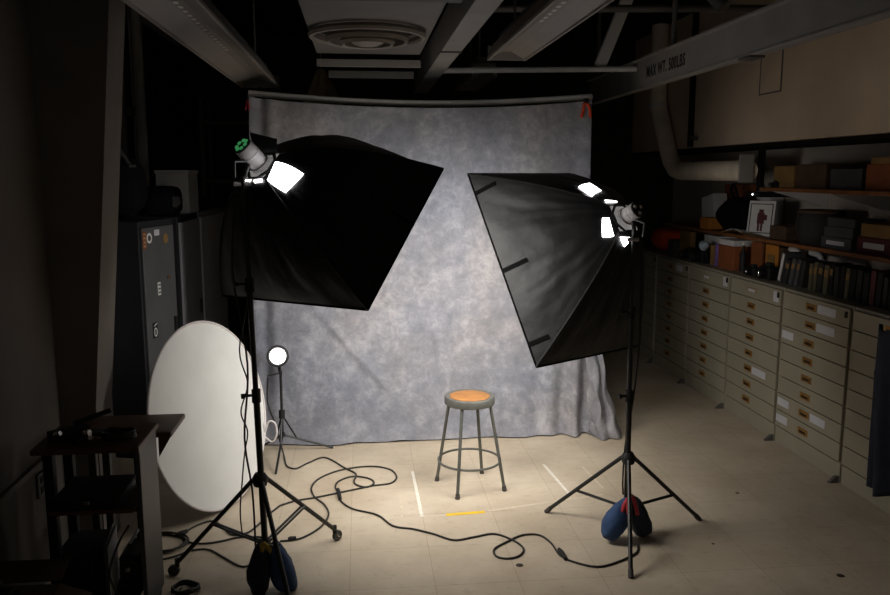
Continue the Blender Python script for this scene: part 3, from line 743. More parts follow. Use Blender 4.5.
for x, y in ((-1.19, 4.20), (-1.19, 4.42), (-1.42, 4.20), (-1.42, 4.42)): MB().box((x, y, .4105), (.04, .04, .821), bev=.004).build('leg', 'steelpanel', t)
MB().prism([(-1.08, .82), (-1.01, .82), (-1.08, .70)], 4.19, 4.215).build('bracket', 'wood', t)
MB().box((-1.305, 4.31, .40), (.26, .19, .02), bev=.003).build('shelf', 'blackmatte', t)

# clutter on the cart
t = thing('flash_bracket', 'black flash bracket with bright screws on the cart top, left of the cord', 'bracket', (-1.40, 3.82, ZC))
MB().bar((-1.47, 3.78, ZC+.03), (-1.33, 3.90, ZC+.03), .05, .055).build('bracket_body', 'blackmatte', t)
MB().bar((-1.38, 3.85, ZC+.075), (-1.23, 3.93, ZC+.115), .035, .016).build('arm', 'blackmatte', t)
MB().tube([(-1.44, 3.77, ZC+.05), (-1.41, 3.76, ZC+.06)], .012, 8).build('screw', 'chrome', t, smooth=True)
t = thing('hand_clamp', 'black metal clamp with glinting jaws on the middle of cart top', 'clamp', (-1.29, 3.80, ZC))
MB().tube([(-1.34, 3.74, ZC+.02), (-1.30, 3.80, ZC+.045), (-1.24, 3.86, ZC+.02)], .018, 8, smooth_pts=4).build('clamp_body', 'blackmatte', t, smooth=True)
MB().tube([(-1.30, 3.76, ZC+.055), (-1.275, 3.75, ZC+.06)], .016, 8).build('jaw', 'chrome', t, smooth=True)
MB().tube([(-1.335, 3.84, ZC+.02), (-1.28, 3.77, ZC+.03)], .012, 8).build('lever', 'chrome', t, smooth=True)
coil('tangled coil of black cord on the cart top', (-1.17, 3.83), .075, 5, ZC+.007, nm='coiled_cable')
# things on the shelves and floor below
t = thing('equipment_case', 'low black case lying on the middle shelf of the cart', 'case', (-1.28, 3.84, .611))
MB().box((-1.30, 3.86, .641), (.30, .28, .06), bev=.012).build('case_body', 'blackmatte', t)
MB().box((-1.30, 3.86, .676), (.305, .285, .012), bev=.004).build('lid', 'darkgrey', t)
MB().box((-1.30, 3.714, .655), (.03, .012, .02), bev=.003).build('latch', 'chrome', t)
t = thing('black_tub', 'black plastic tub on the bottom shelf of the cart', 'tub', (-1.36, 3.84, .171))
MB().box((-1.37, 3.84, .271), (.20, .36, .20), bev=.012).build('tub_body', 'blackmatte', t)
MB().box((-1.37, 3.84, .376), (.215, .375, .018), bev=.006).build('rim', 'darkgrey', t)
t = thing('paper_folder', 'grey paper folder standing upright beside the black tub on the cart', 'folder', (-1.22, 3.84, .171))
MB().box((-1.235, 3.80, .32), (.012, .26, .30), rz=R(8), bev=.002).build('cover', 'greybox', t)
MB().box((-1.222, 3.80, .31), (.006, .25, .28), rz=R(8), bev=.001).build('pages', 'white', t)
t = thing('power_pack', 'black power pack on the cart bottom shelf with a cord', 'power pack', (-1.13, 3.9, .171))
MB().box((-1.145, 3.88, .261), (.09, .22, .18), bev=.01).build('case', 'blackmatte', t)
MB().tube([(-1.145, 3.80, .351), (-1.145, 3.80, .40), (-1.145, 3.96, .40), (-1.145, 3.96, .351)], .008, 8).build('handle', 'black', t)
MB().lathe([(0, 0), (.012, 0), (.012, .01), (0, .012)], (-1.145, 3.769, .29), (0, -1, 0), 12).build('dial', 'chrome', t, smooth=True)
tt = cord('thin cord hanging from the cart middle shelf past the folder', [], pre=[(-1.085, 3.62, .58), (-1.13, 3.58, .50), (-1.17, 3.57, .36), (-1.12, 3.56, .22), (-1.16, 3.56, .08), (-1.19, 3.58, .01), (-1.10, 3.66, .006), (-1.0, 3.9, .006), (-.98, 4.10, .006)], r=.005, nm='sync_cable')
t = thing('cardboard_box', 'open brown cardboard box on the floor at the lower left edge', 'box', (-1.5, 3.2, 0))
MB().box((-1.50, 3.25, .20), (.34, .40, .40), bev=.006).build('carton', 'cardboard', t)
MB().bar((-1.33, 3.25, .405), (-1.20, 3.25, .355), .36, .006).build('flap', 'cardboard', t)
MB().bar((-1.5, 3.46, .405), (-1.5, 3.58, .45), .32, .006).build('flap', 'cardboard', t)
t = thing('camera', 'black camera lying on the cardboard box at the left edge', 'camera', (-1.58, 3.25, .408))
MB().box((-1.58, 3.26, .458), (.14, .10, .10), bev=.015).build('camera_case', 'blackmatte', t)
MB().lathe([(0, 0), (.038, 0), (.038, .06), (.03, .065), (0, .05)], (-1.51, 3.26, .455), (1, -.2, 0), 18).build('lens', 'blackmatte', t, smooth=True)
MB().box((-1.58, 3.26, .515), (.05, .06, .03), bev=.008).build('viewfinder', 'blackmatte', t)

# ------------------------------------------------------------------ flat file cabinets on the right
CX = 3.36; CT = 1.276; CY0 = 4.19; CW = .92
LABC = ['beige flat file cabinet at the right edge, nearest us, half behind the navy coat',
        'beige flat file cabinet with six white paper labels on its drawers',
        'beige flat file cabinet with one white label on its sixth drawer',
        'beige flat file cabinet with only a white tag on the top drawer corner, plain below',
        'beige flat file cabinet in half shadow with a wide label on the top drawer',
        'beige flat file cabinet at the far end of the row, in deep shadow']
CARDS = {1: [(0, .62), (0, .80), (1, .62), (2, .13), (6, .13), (6, .63), (7, .12)], 2: [(5, .64), (0, .90)], 3: [(0, .90)], 4: [(0, .72)]}
HROWZ = []
for i in range(6):
    ya = CY0+i*CW; yc = ya+CW/2
    t = thing('flat_file_cabinet', LABC[i], 'cabinet', (CX+.4, yc, 0), 'flat file cabinets along the right wall')
    MB().box((CX+.415, yc, CT/2+.0), (.79, CW-.010, CT), bev=.004).build('body', 'cabinet', t)
    MB().box((CX+.014, yc, .072), (.020, CW-.02, .136), bev=.003).build('kick_plate', 'cabinet', t)
    n = 8; z1 = CT-.018; z0 = .150; hh = (z1-z0)/n
    for r in range(n):
        zc = z1-hh*(r+.5)
        dr = MB().box((CX+.006, yc, zc), (.022, CW-.044, hh-.007), bev=.003).build('drawer', 'cabinet', t)
        # handles: y runs right to left as seen, fraction f from the left edge
        def fy(f): return ya+CW*(1-f)
        top_card = r == 0 and i in (2, 3)
        if top_card:
            MB().box((CX-.0065, fy(.46), zc), (.004, .14, .036), bev=.001).build('label_holder', 'brass', dr)
            MB().box((CX-.0095, fy(.46), zc-.002), (.003, .12, .024), bev=0).build('card', 'card', dr)
        else:
            hp = MB().box((CX-.0065, fy(.46), zc), (.005, .135, .052), bev=.0015).build('handle', 'brass', dr)
            MB().box((CX-.010, fy(.46), zc-.006), (.004, .085, .024), bev=.001).build('recess', 'brassdark', hp)
            MB().tube([(CX-.012, fy(.46)-.045, zc-.012), (CX-.020, fy(.46), zc-.012), (CX-.012, fy(.46)+.045, zc-.012)], .004, 6).build('pull', 'brass', hp, smooth=True)
        for (cr, f) in CARDS.get(i, []):
            if cr == r:
                wd = .17 if f < .85 and not (f == .80) else .085
                if i == 2 and f == .64: wd = .24; f = .67
                if i == 1 and f == .62: wd = .23; f = .68
                if i == 1 and f == .63: wd = .20; f = .66
                if (i == 1 and f == .80): continue
                hgt = .062 if f < .85 else .085
                cd_ = MB().box((CX-.0062, fy(f), zc+.004), (.002, wd, hgt), bev=0).build('label_card', 'card', dr)
    MB().box((CX-.006, ya+.055, CT-.065), (.02, .025, .045), bev=.004).build('lock', 'blackmatte', t)
    MB().prism([(CX-.07, 0), (CX+.01, 0), (CX+.01, .05), (CX-.02, .045)], ya+.012, ya+.04).build('floor_foot', 'beamdark', t)

# navy coat hanging at the right edge
t = thing('hanging_coat', 'dark navy coat hanging on the nearest beige cabinet at the right edge', 'coat', (3.26, 4.62, .2))
def coatf(a, c):
    y = 4.40+.27*a-.02*c*a; x = 3.27-.07*math.sin(PI*a)*(1-.3*c)-.028*math.sin(a*13+c*2.5)*(.25+.75*c)
    return V((x, y-.02*c, 1.24-1.06*c+.03*noise.noise(V((a*3, c, 0)))))
MB().grid(coatf, 40, 30).build('coat_body', 'navycloth', t, smooth=True, solid=.02)
MB().tube([(3.28, 4.56, 1.12), (3.24, 4.57, .95), (3.25, 4.58, .72), (3.265, 4.58, .60)], [.055, .05, .045, .04], 14).build('sleeve', 'navycloth', t, smooth=True)
MB().tube([(3.345, 4.6, 1.27), (3.29, 4.6, 1.30), (3.27, 4.6, 1.285)], .006, 8).build('hanger_hook', 'chrome', t)

# ------------------------------------------------------------------ binders on the cabinets
def book(label, x, y, w, h, dep, lean, m_, grp='binders in a row on the cabinets', spine=None, nm='binder'):
    mt = Matrix.Rotation(lean, 4, 'X')
    z = CT+abs(math.sin(lean))*w/2+math.cos(lean)*h/2
    root = thing(nm, label, 'binder', (x+dep/2, y, CT), grp)
    MB().box((x+dep/2, y, z), (dep, w, h), mtx=mt, bev=.004).build('cover', m_, root)
    MB().box((x+dep/2+.004, y, z+.002), (dep+.0, w*.7, h-.012), mtx=mt, bev=0).build('pages', 'white', root)
    if spine:
        off = mt @ V((-dep/2-.0008, 0, h*spine[1]))
        MB().box(V((x+dep/2, y, z))+off, (.003, w*.75, h*spine[2]), mtx=mt, bev=0).build('spine_label', spine[0], root)
    return root
y = 6.36; cols = ['greybox', 'darkgrey', 'greybox', 'greybox', 'darkgrey', 'olive', 'olive', 'darkgrey', 'olive', 'blackmatte', 'darkgrey', 'blackmatte', 'olive', 'blackmatte', 'darkgrey', 'blackmatte', 'maroon', 'blackmatte', 'darkgrey', 'blackmatte']
names = {'greybox': 'grey', 'darkgrey': 'charcoal', 'olive': 'olive brown', 'blackmatte': 'black', 'maroon': 'maroon'}
ords = ['first', 'second', 'third', 'fourth', 'fifth', 'sixth', 'seventh', 'eighth', 'ninth', 'tenth', 'eleventh', 'twelfth', 'thirteenth', 'fourteenth', 'fifteenth', 'sixteenth', 'seventeenth', 'eighteenth', 'nineteenth', 'twentieth']
for i, c in enumerate(cols):
    w = random.uniform(.048, .075); h = random.uniform(.205, .25); lean = R(14) if i < 5 else R(random.choice([5, 4, 2, 3, 1]))
    if i == 0: w = .05; h = .26
    tall = ' leaning' if i < 5 else ''
    sp = ('tan', .22, .2) if i in (1, 2, 3, 5, 7, 9, 12) else (('tan', .2, .25) if i in (6, 8) else None)
    if i == 0: sp = ('white', 0, .9)
    y -= w/2
    book('%s%s binder, %s from the left in the row on the beige cabinets' % (names[c], tall, ords[i]), 3.50, y, w*.92, h, .15, lean, c, spine=sp)
    y -= w/2+.012+(.012 if i < 5 else 0)
    if i == 4: y -= .045

def shelf_box(label, cat, nm, c, size, m_, rz=0, lid=None, band=None, grp=None, lean=0):
    root = thing(nm, label, cat, (c[0], c[1], c[2]), grp)
    mt = Matrix.Rotation(rz, 4, 'Z') @ Matrix.Rotation(lean, 4, 'X')
    k = abs(math.sin(lean))*size[1]/2+math.cos(lean)*size[2]/2-size[2]/2
    z = c[2]+size[2]/2+k
    MB().box((c[0], c[1], z), size, mtx=mt, bev=.005).build('box_body', m_, root)
    if lid: MB().box((c[0], c[1], z+size[2]/2-.012), (size[0]+.012, size[1]+.012, .03), mtx=mt, bev=.004).build('lid', lid, root)
    if band:
        o = mt @ V((-size[0]/2-.001, 0, 0))
        MB().box(V((c[0], c[1], z))+o, (.003, size[1]*.6, size[2]*.35), mtx=mt, bev=0).build('label_patch', band, root)
    return root
# stuff on the cabinets left of the binders
shelf_box('upright rust coloured box with a white top on the cabinets', 'box', 'file_box', (3.62, 7.35, CT), (.26, .33, .225), 'rust')
shelf_box('white flat carton lying on the upright rust coloured box', 'box', 'carton', (3.62, 7.37, CT+.225), (.24, .30, .055), 'white')
shelf_box('tall brown carton behind the orange envelope on the cabinets', 'box', 'carton', (3.80, 6.92, CT), (.22, .50, .26), 'cardboard')
shelf_box('bright orange envelope standing against the brown carton', 'envelope', 'envelope', (3.675, 6.82, CT), (.018, .22, .275), 'orange', band='tan')
shelf_box('rust brown folder standing left of the orange envelope', 'folder', 'folder', (3.66, 7.06, CT), (.03, .20, .28), 'rust')
shelf_box('tan upright board standing far along the cabinets', 'board', 'board', (3.62, 8.58, CT), (.06, .30, .28), 'tan')
shelf_box('slim purple box standing upright left of the rust box', 'box', 'carton', (3.60, 7.585, CT), (.20, .06, .22), 'purple')
shelf_box('slim pale yellow box standing upright left of the purple box', 'box', 'carton', (3.60, 7.70, CT), (.20, .05, .20), 'tan')
shelf_box('white print box with a red stripe standing far along the cabinets', 'box', 'carton', (3.74, 8.02, CT), (.20, .34, .27), 'white', band='maroon')
t = thing('glass_bottle', 'thin dark bottle standing between the rust box and rust folder', 'bottle', (3.56, 7.14, CT))
MB().lathe([(0, 0), (.03, 0), (.032, .01), (.032, .17), (.012, .21), (.012, .25)], (3.56, 7.135, CT), n=20).build('bottle_body', 'blackmatte', t, smooth=True)
MB().lathe([(0, .245), (.014, .245), (.014, .275), (0, .278)], (3.56, 7.135, CT), n=14).build('cap', 'white', t, smooth=True)
def gadget(label, c, s, nm='camera'):
    root = thing(nm, label, 'camera', c)
    x, y_, z = c
    MB().box((x, y_, z+.05*s), (.09*s, .15*s, .10*s), bev=.012).build('camera_case', 'blackmatte', root)
    MB().lathe([(0, 0), (.04*s, 0), (.042*s, .05*s), (.034*s, .055*s), (.03*s, .045*s), (0, .04*s)], (x-.045*s, y_, z+.05*s), (-1, 0, 0), 20).build('lens', 'blackmatte', root, smooth=True)
    MB().lathe([(.034*s, .0), (.036*s, .01*s), (.034*s, .012*s)], (x-.045*s-.05*s, y_, z+.05*s), (-1, 0, 0), 20).build('lens_ring', 'chrome', root, smooth=True)
    MB().box((x, y_, z+.112*s), (.05*s, .06*s, .03*s), bev=.008).build('viewfinder', 'darkgrey', root)
    MB().lathe([(0, 0), (.014*s, 0), (.014*s, .014*s), (0, .016*s)], (x, y_+.05*s, z+.10*s), (0, 0, 1), 12).build('dial', 'chrome', root, smooth=True)
gadget('old black camera on the cabinets just left of the binders', (3.52, 6.56, CT), 1.15)
gadget('small black camera on the cabinets below the orange envelope', (3.50, 6.80, CT), .85)
gadget('black camera with a pale ring far along the cabinets', (3.52, 7.93, CT), 1.2)
gadget('black camera on the cabinets beside the tan board', (3.52, 8.28, CT), 1.0)
t = thing('desk_lamp', 'pale blue metal clamp lamp among the cameras on the cabinets', 'lamp', (3.50, 7.76, CT))
MB().lathe([(0, 0), (.04, 0), (.042, .01), (.01, .02), (0, .02)], (3.52, 7.80, CT), n=18).build('base', 'blackmatte', t, smooth=True)
MB().tube([(3.52, 7.80, CT+.015), (3.50, 7.82, CT+.12), (3.48, 7.72, CT+.21)], .009, 8).build('arm', 'black', t, smooth=True)
MB().lathe([(.012, 0), (.03, .02), (.055, .08), (.05, .08), (.024, .02)], (3.48, 7.72, CT+.21), (-.3, .9, -.35), 20).build('lamp_shade', 'paleblue', t, smooth=True)
t = thing('folded_cloth', 'red orange cloth bundle at the far dark end of the cabinets', 'cloth', (3.62, 9.2, CT))
MB().blob((3.64, 9.18, CT+.14), (.16, .26, .135), e=.75, amp=.15, fr=5, nu=36, nv=24).build('bundle', 'redorange', t, smooth=True)
shelf_box('dark grey crate at the far dark end beside the cloth bundle', 'crate', 'crate', (3.66, 8.84, CT), (.26, .16, .16), 'greybox')

# ------------------------------------------------------------------ wall shelves
S1, S2 = 2.06, 1.60
def wall_shelf(label, y0, y1, z, x0=3.62):
    t = thing('wall_shelf', label, 'shelf', (x0+.3, (y0+y1)/2, z-.03))
    MB().box(((x0+4.205)/2, (y0+y1)/2, z-.016), (4.205-x0, y1-y0, .032), bev=.003).build('shelf_board', 'shelfwood', t)
    k = max(2, int((y1-y0)/.9)+1)
    for i in range(k):
        yy = y0+.12+(y1-y0-.24)*i/(k-1)
        MB().prism([(x0+.06, z-.033), (4.205, z-.033), (4.205, z-.17), (4.17, z-.17)], yy-.012, yy+.012).build('bracket', 'white', t)
wall_shelf('upper orange brown wall shelf under the cream panel', 4.2, 7.02, S1)
wall_shelf('lower orange brown wall shelf above the binders', 4.2, 9.3, S2)
tag(MB().box((3.645, 7.06, 2.225), (.05, .05, .40), bev=.004).build('shelf_post', 'black', None, loc=(3.645, 7.06, 2.03)), 'black upright post at the left end of the upper wall shelf', 'post')
# on the upper shelf
shelf_box('tan yellow box at the left end of the upper shelf', 'box', 'carton', (3.80, 6.74, S1), (.22, .34, .19), 'tan')
shelf_box('dark brown long box in the middle of the upper shelf', 'box', 'carton', (3.80, 6.28, S1), (.26, .44, .20), 'cardboard')
shelf_box('grey brown box right of the dark brown box on the upper shelf', 'box', 'carton', (3.80, 5.80, S1), (.26, .40, .16), 'greybox')
shelf_box('rust brown box toward the right end of the upper shelf', 'box', 'carton', (3.80, 5.32, S1), (.26, .46, .19), 'rust')
shelf_box('flat tan box lying on the rust brown box on upper shelf', 'box', 'carton', (3.80, 5.32, S1+.19), (.24, .40, .05), 'tan')
shelf_box('white panel box at the right end of the upper shelf', 'box', 'carton', (3.95, 4.86, S1), (.26, .34, .30), 'white')
gadget('small silver trimmed camera in front on the upper shelf', (3.67, 6.84, S1), .5)
# on the lower shelf
t = thing('dark_jacket', 'black jacket heaped on the lower shelf in front of white boxes', 'jacket', (3.78, 7.82, S2))
MB().blob((3.87, 7.86, S2+.17), (.14, .36, .18), e=.8, amp=.22, fr=4, nu=44, nv=26, shape=lambda p: V((p.x, p.y*(1-.55*max(0, p.z/.18)), p.z))).build('jacket_body', 'blackcloth', t, smooth=True)
MB().tube([(3.76, 7.64, S2+.27), (3.75, 7.52, S2+.20), (3.74, 7.46, S2+.06)], [.06, .055, .045], 14, smooth_pts=4).build('sleeve', 'blackcloth', t, smooth=True)
MB().tube([(3.80, 7.86, S2+.32), (3.78, 7.92, S2+.42), (3.78, 7.86, S2+.47), (3.80, 7.80, S2+.34)], .016, 8, smooth_pts=5).build('strap', 'blackcloth', t, smooth=True)
shelf_box('white box standing behind the black jacket on the lower shelf', 'box', 'carton', (4.11, 7.74, S2), (.16, .26, .42), 'white')
shelf_box('white slanted document case left of the black jacket', 'case', 'document_case', (3.88, 8.50, S2), (.16, .30, .32), 'white', lean=R(-12))
shelf_box('orange box on the lower shelf left of the black jacket', 'box', 'carton', (3.74, 8.26, S2), (.16, .22, .12), 'orange')
shelf_box('tall rust brown box at the back of the lower shelf, behind the pipe', 'box', 'carton', (4.10, 8.30, S2), (.16, .56, .47), 'rust')
t = thing('framed_picture', 'white framed picture of a dark upright figure shape on the lower shelf', 'picture', (3.76, 7.22, S2))
MB().box((3.76, 7.22, S2+.165), (.02, .28, .33), mtx=Matrix.Rotation(R(28), 4, 'Z') @ Matrix.Rotation(R(6), 4, 'Y'), bev=.003).build('mount', 'white', t)
b = MB()
for dy, dz, sy, sz in ((-.115, 0, .008, .27), (.115, 0, .008, .27), (0, .135, .236, .008), (0, -.135, .236, .008)):
    o = Matrix.Rotation(R(28), 4, 'Z') @ Matrix.Rotation(R(6), 4, 'Y') @ V((-.0115, dy, dz)); b.box(V((3.76, 7.22, S2+.165))+o, (.004, sy, sz), mtx=Matrix.Rotation(R(28), 4, 'Z') @ Matrix.Rotation(R(6), 4, 'Y'), bev=0)
b.build('border', 'ink', t)
b = MB()
for dy, dz, sy, sz in ((0, .06, .05, .05), (0, 0, .075, .10), (-.015, -.08, .022, .08), (.018, -.08, .022, .08), (-.05, .01, .03, .05)):
    o = Matrix.Rotation(R(28), 4, 'Z') @ Matrix.Rotation(R(6), 4, 'Y') @ V((-.0115, dy, dz)); b.box(V((3.76, 7.22, S2+.165))+o, (.003, sy, sz), mtx=Matrix.Rotation(R(28), 4, 'Z') @ Matrix.Rotation(R(6), 4, 'Y'), bev=.001)
b.build('figure', 'maroon', t)
t = thing('device_bar', 'small black bar with a bright light dot above the framed picture', 'device', (3.9, 7.3, S2+.36))
MB().box((3.95, 7.28, S2+.39), (.52, .26, .05), bev=.008).build('housing', 'blackmatte', t)
MB().lathe([(0, 0), (.008, 0), (.006, .006), (0, .007)], (3.69, 7.28, S2+.39), (-1, 0, 0), 10).build('indicator', 'lamp', t)
t = thing('folded_poster', 'tan and white curled paper sheet lying on the lower shelf edge', 'paper', (3.66, 7.45, S2))
MB().grid(lambda a, c: V((3.58+.16*c, 7.12+.58*a, S2+.005+.035*math.sin(PI*a)*(1-c*.3))), 24, 6).build('sheet', 'tan', t, smooth=True, solid=.003)
MB().grid(lambda a, c: V((3.60+.14*c, 7.22+.44*a, S2+.012+.042*math.sin(PI*a)*(1-c*.3))), 24, 6).build('sheet', 'white', t, smooth=True, solid=.003)
shelf_box('long brown low box on the lower shelf right of the picture', 'box', 'carton', (3.84, 6.84, S2), (.24, .28, .12), 'cardboard')
t = thing('round_basket', 'dark round woven basket on the lower wall shelf', 'basket', (3.84, 6.36, S2))
MB().lathe([(0, 0), (.15, 0), (.19, .08), (.205, .18), (.18, .27), (.17, .27), (.19, .18), (.14, .03), (0, .02)], (3.84, 6.36, S2), n=32).build('basket_body', 'darkgrey', t, smooth=True)
MB().tube([(3.84+.175*math.cos(k*PI/16), 6.36+.175*math.sin(k*PI/16), S2+.27) for k in range(33)], .014, 8, cap=False).build('rim', 'cardboard', t, smooth=True)
for k, (hz, lab) in enumerate(((.09, 'bottom'), (.08, 'middle'), (.07, 'top'))):
    shelf_box('grey flat carton, %s of the stack right of the round basket' % lab, 'box', 'carton', (3.84, 5.90-.01*k, S2+(0, .09, .17)[k]), (.30-.02*k, .40-.02*k, hz), 'greybox', grp='grey cartons stacked on the lower shelf', band='card' if k == 0 else None)
shelf_box('maroon box right of the grey carton stack on the lower shelf', 'box', 'carton', (3.84, 5.44, S2), (.28, .40, .12), 'maroon', band='card')
shelf_box('tan box lying on the maroon box on the lower shelf', 'box', 'carton', (3.84, 5.44, S2+.12), (.26, .36, .10), 'tan')
shelf_box('dark box at the right end of the lower shelf', 'box', 'carton', (3.84, 5.0, S2), (.28, .36, .22), 'darkgrey')
# pale pipes bending below the lower shelf
for yy, lab in ((6.10, 'right'), (6.42, 'left')):
    tag(MB().tube([(4.18, yy+.16, S2-.064), (3.76, yy+.16, S2-.064), (3.70, yy+.12, S2-.064), (3.69, yy+.04, S2-.066), (3.69, yy-.02, S2-.09), (3.69, yy-.05, S2-.17), (3.69, yy-.05, CT+.01)], .024, 10, smooth_pts=4).build('curved_pipe', 'white', None, loc=(3.69, yy, CT), smooth=True), 'pale curved pipe under the lower shelf, %s of the pair' % lab, 'pipe')

# ------------------------------------------------------------------ pipe, conduit and hatch on the right upper wall
t = thing('vent_pipe', 'thick cream wrapped pipe with an elbow on the upper right wall', 'pipe', (3.48, 8.4, 2.2))
MB().tube([(3.48, 9.30, 3.88), (3.48, 9.28, 3.2), (3.48, 9.27, 2.95), (3.48, 9.16, 2.82), (3.48, 8.92, 2.45), (3.48, 8.80, 2.32), (3.48, 8.66, 2.23), (3.48, 8.50, 2.21), (3.48, 8.0, 2.21), (3.48, 6.98, 2.21)], .095, 20).build('pipe_run', 'pipe', t, smooth=True)
MB().tube([(3.48, 9.27, 2.99), (3.48, 9.26, 2.93)], .105, 20).build('joint_band', 'white', t, smooth=True)
MB().box((3.46, 6.975, 2.23), (.14, .02, .25), bev=.006).build('end_flange', 'beam', t)
t = thing('conduit', 'dark vertical conduit with a clamp on the cream upper wall', 'conduit', (3.58, 8.50, 2.47))
MB().tube([(3.565, 8.50, 2.47), (3.565, 8.50, 3.88)], .032, 12).build('tube', 'dark', t, smooth=True)
MB().box((3.57, 8.44, 2.56), (.05, .16, .05), bev=.005).build('clamp', 'beamdark', t)
t = thing('access_panel', 'narrow outlined access panel on the cream upper wall', 'panel', (3.597, 6.88, 3.1))
MB().box((3.597, 6.89, 3.11), (.006, .36, .44), bev=.001).build('door', 'soffit', t)
for yy, lt in ((7.075, 'beamdark'), (6.705, 'beamdark')): MB().box((3.595, yy, 3.11), (.008, .012, .46), bev=0).build('frame', lt, t)
MB().box((3.595, 6.89, 2.885), (.008, .38, .012), bev=0).build('frame', 'beamdark', t)

# ------------------------------------------------------------------ crane beam with lettering
t = thing('crane_beam', 'long grey steel hoist beam lettered with a weight limit under the ceiling, right', 'beam', (2.45, 6.0, 2.9))
y0, y1 = 2.2, 8.36
MB().prism([(2.39, 2.915), (2.46, 2.915), (2.46, 3.125), (2.39, 3.125)], y0, y1).build('web', 'beam', t)
MB().box((2.425, (y0+y1)/2, 2.906), (.085, y1-y0, .016), bev=.003).build('lower_flange', 'beam', t)
MB().box((2.43, (y0+y1)/2, 3.135), (.15, y1-y0, .018), bev=.003).build('upper_flange', 'beam', t)
for y in (4.9,): MB().box((2.425, y, 2.890), (.10, .16, .014), bev=.005).build('clamp_plate', 'beamdark', t)
for y in (3.2, 6.2, 8.2): MB().tube([(2.43, y, 3.14), (2.43, y, 3.9)], .02, 10).build('hanger_rod', 'beamdark', t)
cu = bpy.data.curves.new('lettering', 'FONT'); cu.body = 'MAX WT. 500LBS'; cu.size = .125; cu.extrude = .001; cu.offset = .0025; cu.space_character = 1.12
to = bpy.data.objects.new('tmp_text', cu); COL.objects.link(to)
bpy.context.view_layer.update()
me = bpy.data.meshes.new_from_object(to.evaluated_get(bpy.context.evaluated_depsgraph_get()))
bpy.data.objects.remove(to)
xs = [v.co.x for v in me.vertices]; wtx = max(xs)-min(xs)
sx = .80/wtx
for v in me.vertices:
    lx, ly, lz = (v.co.x-min(xs))*sx, v.co.y, v.co.z
    v.co = V((2.3885-lz, 6.66-lx, 2.975+ly)) - V(t.location)
me.materials.clear(); me.materials.append(M['ink'])
lo = bpy.data.objects.new('lettering', me); COL.objects.link(lo); lo.parent = t

# ------------------------------------------------------------------ ceiling fittings
def fluoro(label, x0, x1, y0, y1, z, extra=None):
    t = thing('ceiling_light', label, 'ceiling light', ((x0+x1)/2, (y0+y1)/2, z))
    xm = (x0+x1)/2; w = x1-x0
    MB().prism([(x0, z), (x0+.012, z), (xm-.03, z+.05), (xm+.03, z+.05), (x1-.012, z), (x1, z), (xm+.10, z+.10), (xm-.10, z+.10)], y0, y1).build('reflector_pan', 'fixture', t)
    MB().box((x0+.004, (y0+y1)/2, z-.004), (.014, y1-y0, .02), bev=.002).build('edge_rail', 'fixture', t)
    MB().box((x1-.004, (y0+y1)/2, z-.004), (.014, y1-y0, .02), bev=.002).build('edge_rail', 'fixture', t)
    MB().box((xm, (y0+y1)/2, z+.13), (.13, y1-y0-.1, .06), bev=.006).build('ballast_housing', 'beamdark', t)
    b = MB(); yy = y0+.1
    while yy < y0+(y1-y0)*.62: b.box((xm-.010, yy, z+.0485), (.020, .045, .002), bev=0); yy += .10
    b.build('slot_row', 'slot', t)
    MB().box((xm, y1+.006, z+.04), (w*.98, .012, .10), bev=.003).build('end_cap', 'duct', t)
    for yy in (y0+.3, y1-.3): MB().tube([(xm, yy, z+.15), (xm, yy, 3.9)], .008, 6).build('hanger_rod', 'beamdark', t)
fluoro('long slotted ceiling light fixture at the upper left', -.965, -.655, 2.6, 6.98, 2.90)
fluoro('slotted ceiling light fixture right of the centre beam', .925, 1.20, 2.9, 5.88, 3.0)
fluoro('dark unlit ceiling light fixture beyond the slotted one near the backdrop', .98, 1.20, 7.10, 8.3, 3.03)

t = thing('ceiling_beam', 'grey square steel beam crossing the middle of the ceiling', 'beam', (.61, 6, 3.0))
MB().box((.62, 5.2, 3.115), (.115, 6.2, .23), bev=.006).build('beam_body', 'beam', t)
MB().box((.62, 5.2, 2.997), (.135, 6.2, .016), bev=.003).build('lower_flange', 'beam', t)
MB().box((.62, 5.5, 2.985), (.14, .03, .01), bev=.002).build('joint_strap', 'beamdark', t)
for y in (3.5, 7.8): MB().tube([(.62, y, 3.2), (.62, y, 3.9)], .02, 10).build('hanger_rod', 'beamdark', t)

tag(MB().tube([(.70, 6.95, 3.045), (2.38, 6.90, 3.075)], .024, 12).build('cross_pipe', 'bartube', None, loc=(1.5, 6.25, 2.98), smooth=True), 'thin pale horizontal pipe under the ceiling from centre beam to hoist beam', 'pipe')
tag(MB().tube([(.70, 6.5, 3.46), (3.6, 6.5, 3.52)], .03, 12).build('cross_pipe', 'beamdark', None, loc=(1.9, 6.5, 3.43), smooth=True), 'upper dim horizontal pipe across the ceiling', 'pipe')
tag(MB().bar((2.08, 6.98, 3.10), (2.36, 6.98, 3.80), .10, .05, up=(0, 1, 0)).build('brace_strut', 'bartube', None, loc=(2.1, 6.98, 3.1)), 'slanted steel strut rising from the horizontal pipe', 'strut')
t = thing('sprinkler_stub', 'short slanted pipe stub above the hoist beam at upper right', 'pipe', (2.6, 5.5, 3.3))
MB().tube([(2.50, 5.9, 3.56), (2.62, 5.75, 3.36)], .05, 14).build('pipe_stub', 'beamdark', t, smooth=True)
MB().tube([(2.50, 5.9, 3.54), (2.50, 5.9, 3.9)], .05, 14).build('riser', 'beamdark', t, smooth=True)

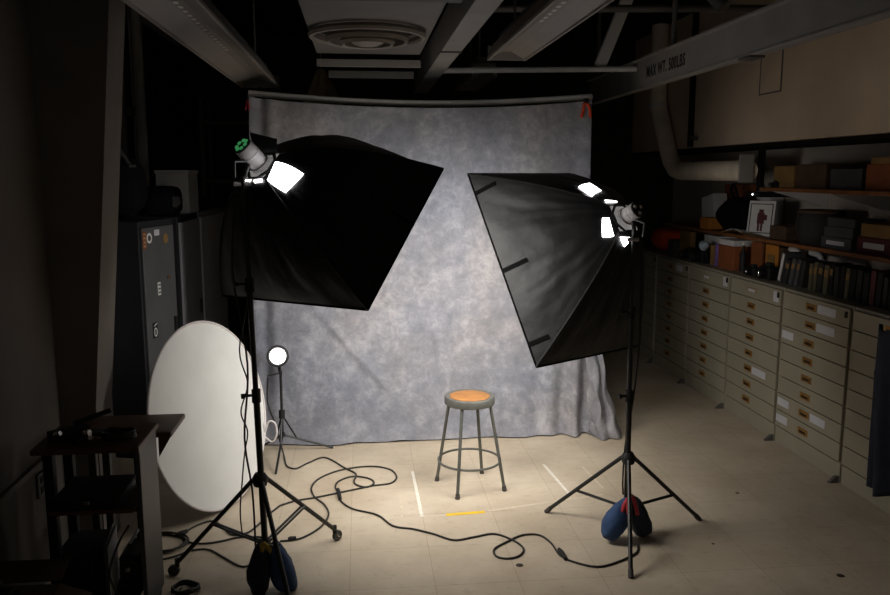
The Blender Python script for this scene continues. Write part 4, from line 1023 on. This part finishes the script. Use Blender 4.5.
t = thing('air_diffuser', 'round ringed air diffuser under a white duct box in the ceiling', 'diffuser', (.06, 5.25, 3.02))
MB().box((.08, 5.30, 3.485), (.78, 1.9, .83), bev=.01).build('duct_box', 'ductshade', t)
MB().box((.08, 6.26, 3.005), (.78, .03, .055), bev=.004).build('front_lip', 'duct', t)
MB().box((.10, 6.45, 2.945), (.66, .03, .055), bev=.004).build('lower_lip', 'beamdark', t)
C0 = (.06, 5.25, 0)
MB().lathe([(.36, 3.06), (.372, 3.04), (.362, 3.022), (.345, 3.02), (.335, 3.035), (.34, 3.06)], C0, n=56).build('outer_ring', 'fixture', t, smooth=True)
MB().lathe([(.25, 3.06), (.262, 3.02), (.25, 2.995), (.235, 3.0), (.235, 3.055)], C0, n=48).build('middle_ring', 'fixture', t, smooth=True)
MB().lathe([(.16, 3.05), (.172, 3.0), (.16, 2.98), (.145, 2.985), (.145, 3.045)], C0, n=48).build('inner_ring', 'fixture', t, smooth=True)
MB().lathe([(0, 2.975), (.06, 2.978), (.10, 2.995), (.10, 3.01), (0, 3.02)], C0, n=32).build('centre_cone', 'fixture', t, smooth=True)
MB().lathe([(.31, 3.074), (0, 3.074), (0, 3.068), (.31, 3.068)], C0, n=32).build('throat', 'dark', t)
tag(MB().box((.05, 4.15, 3.14), (.96, .16, .20), bev=.006).build('cross_beam', 'beamdark', None, loc=(.05, 4.15, 3.04)), 'short dark beam at the top edge in front of the duct box', 'beam')
t = thing('hanging_cloth', 'crumpled beige cloth hanging under the ceiling above the backdrop', 'cloth', (-.34, 7.8, 2.9))
def clothf(a, c):
    an = a*2*PI; r_ = (.03+.14*c)*(1+.25*math.sin(an*5+c*2))
    return V((-.34+r_*math.cos(an), 7.6+r_*.7*math.sin(an), 3.12-.34*c))
MB().grid(clothf, 60, 14).build('cloth', 'beigecloth', t, smooth=True)
MB().tube([(-.34, 7.6, 3.11), (-.34, 7.6, 3.9)], .006, 6).build('hanging_cord', 'beigecloth', t)

# ------------------------------------------------------------------ light & render look
w = bpy.data.worlds.new('world'); sc.world = w; w.use_nodes = True
bg = w.node_tree.nodes['Background']; bg.inputs[0].default_value = (.9, .8, .7, 1); bg.inputs[1].default_value = .07
sc.view_settings.view_transform = 'Standard'
sc.view_settings.look = 'None'
sc.view_settings.exposure = 0
sc.cycles.use_denoising = True
sc.cycles.max_bounces = 6
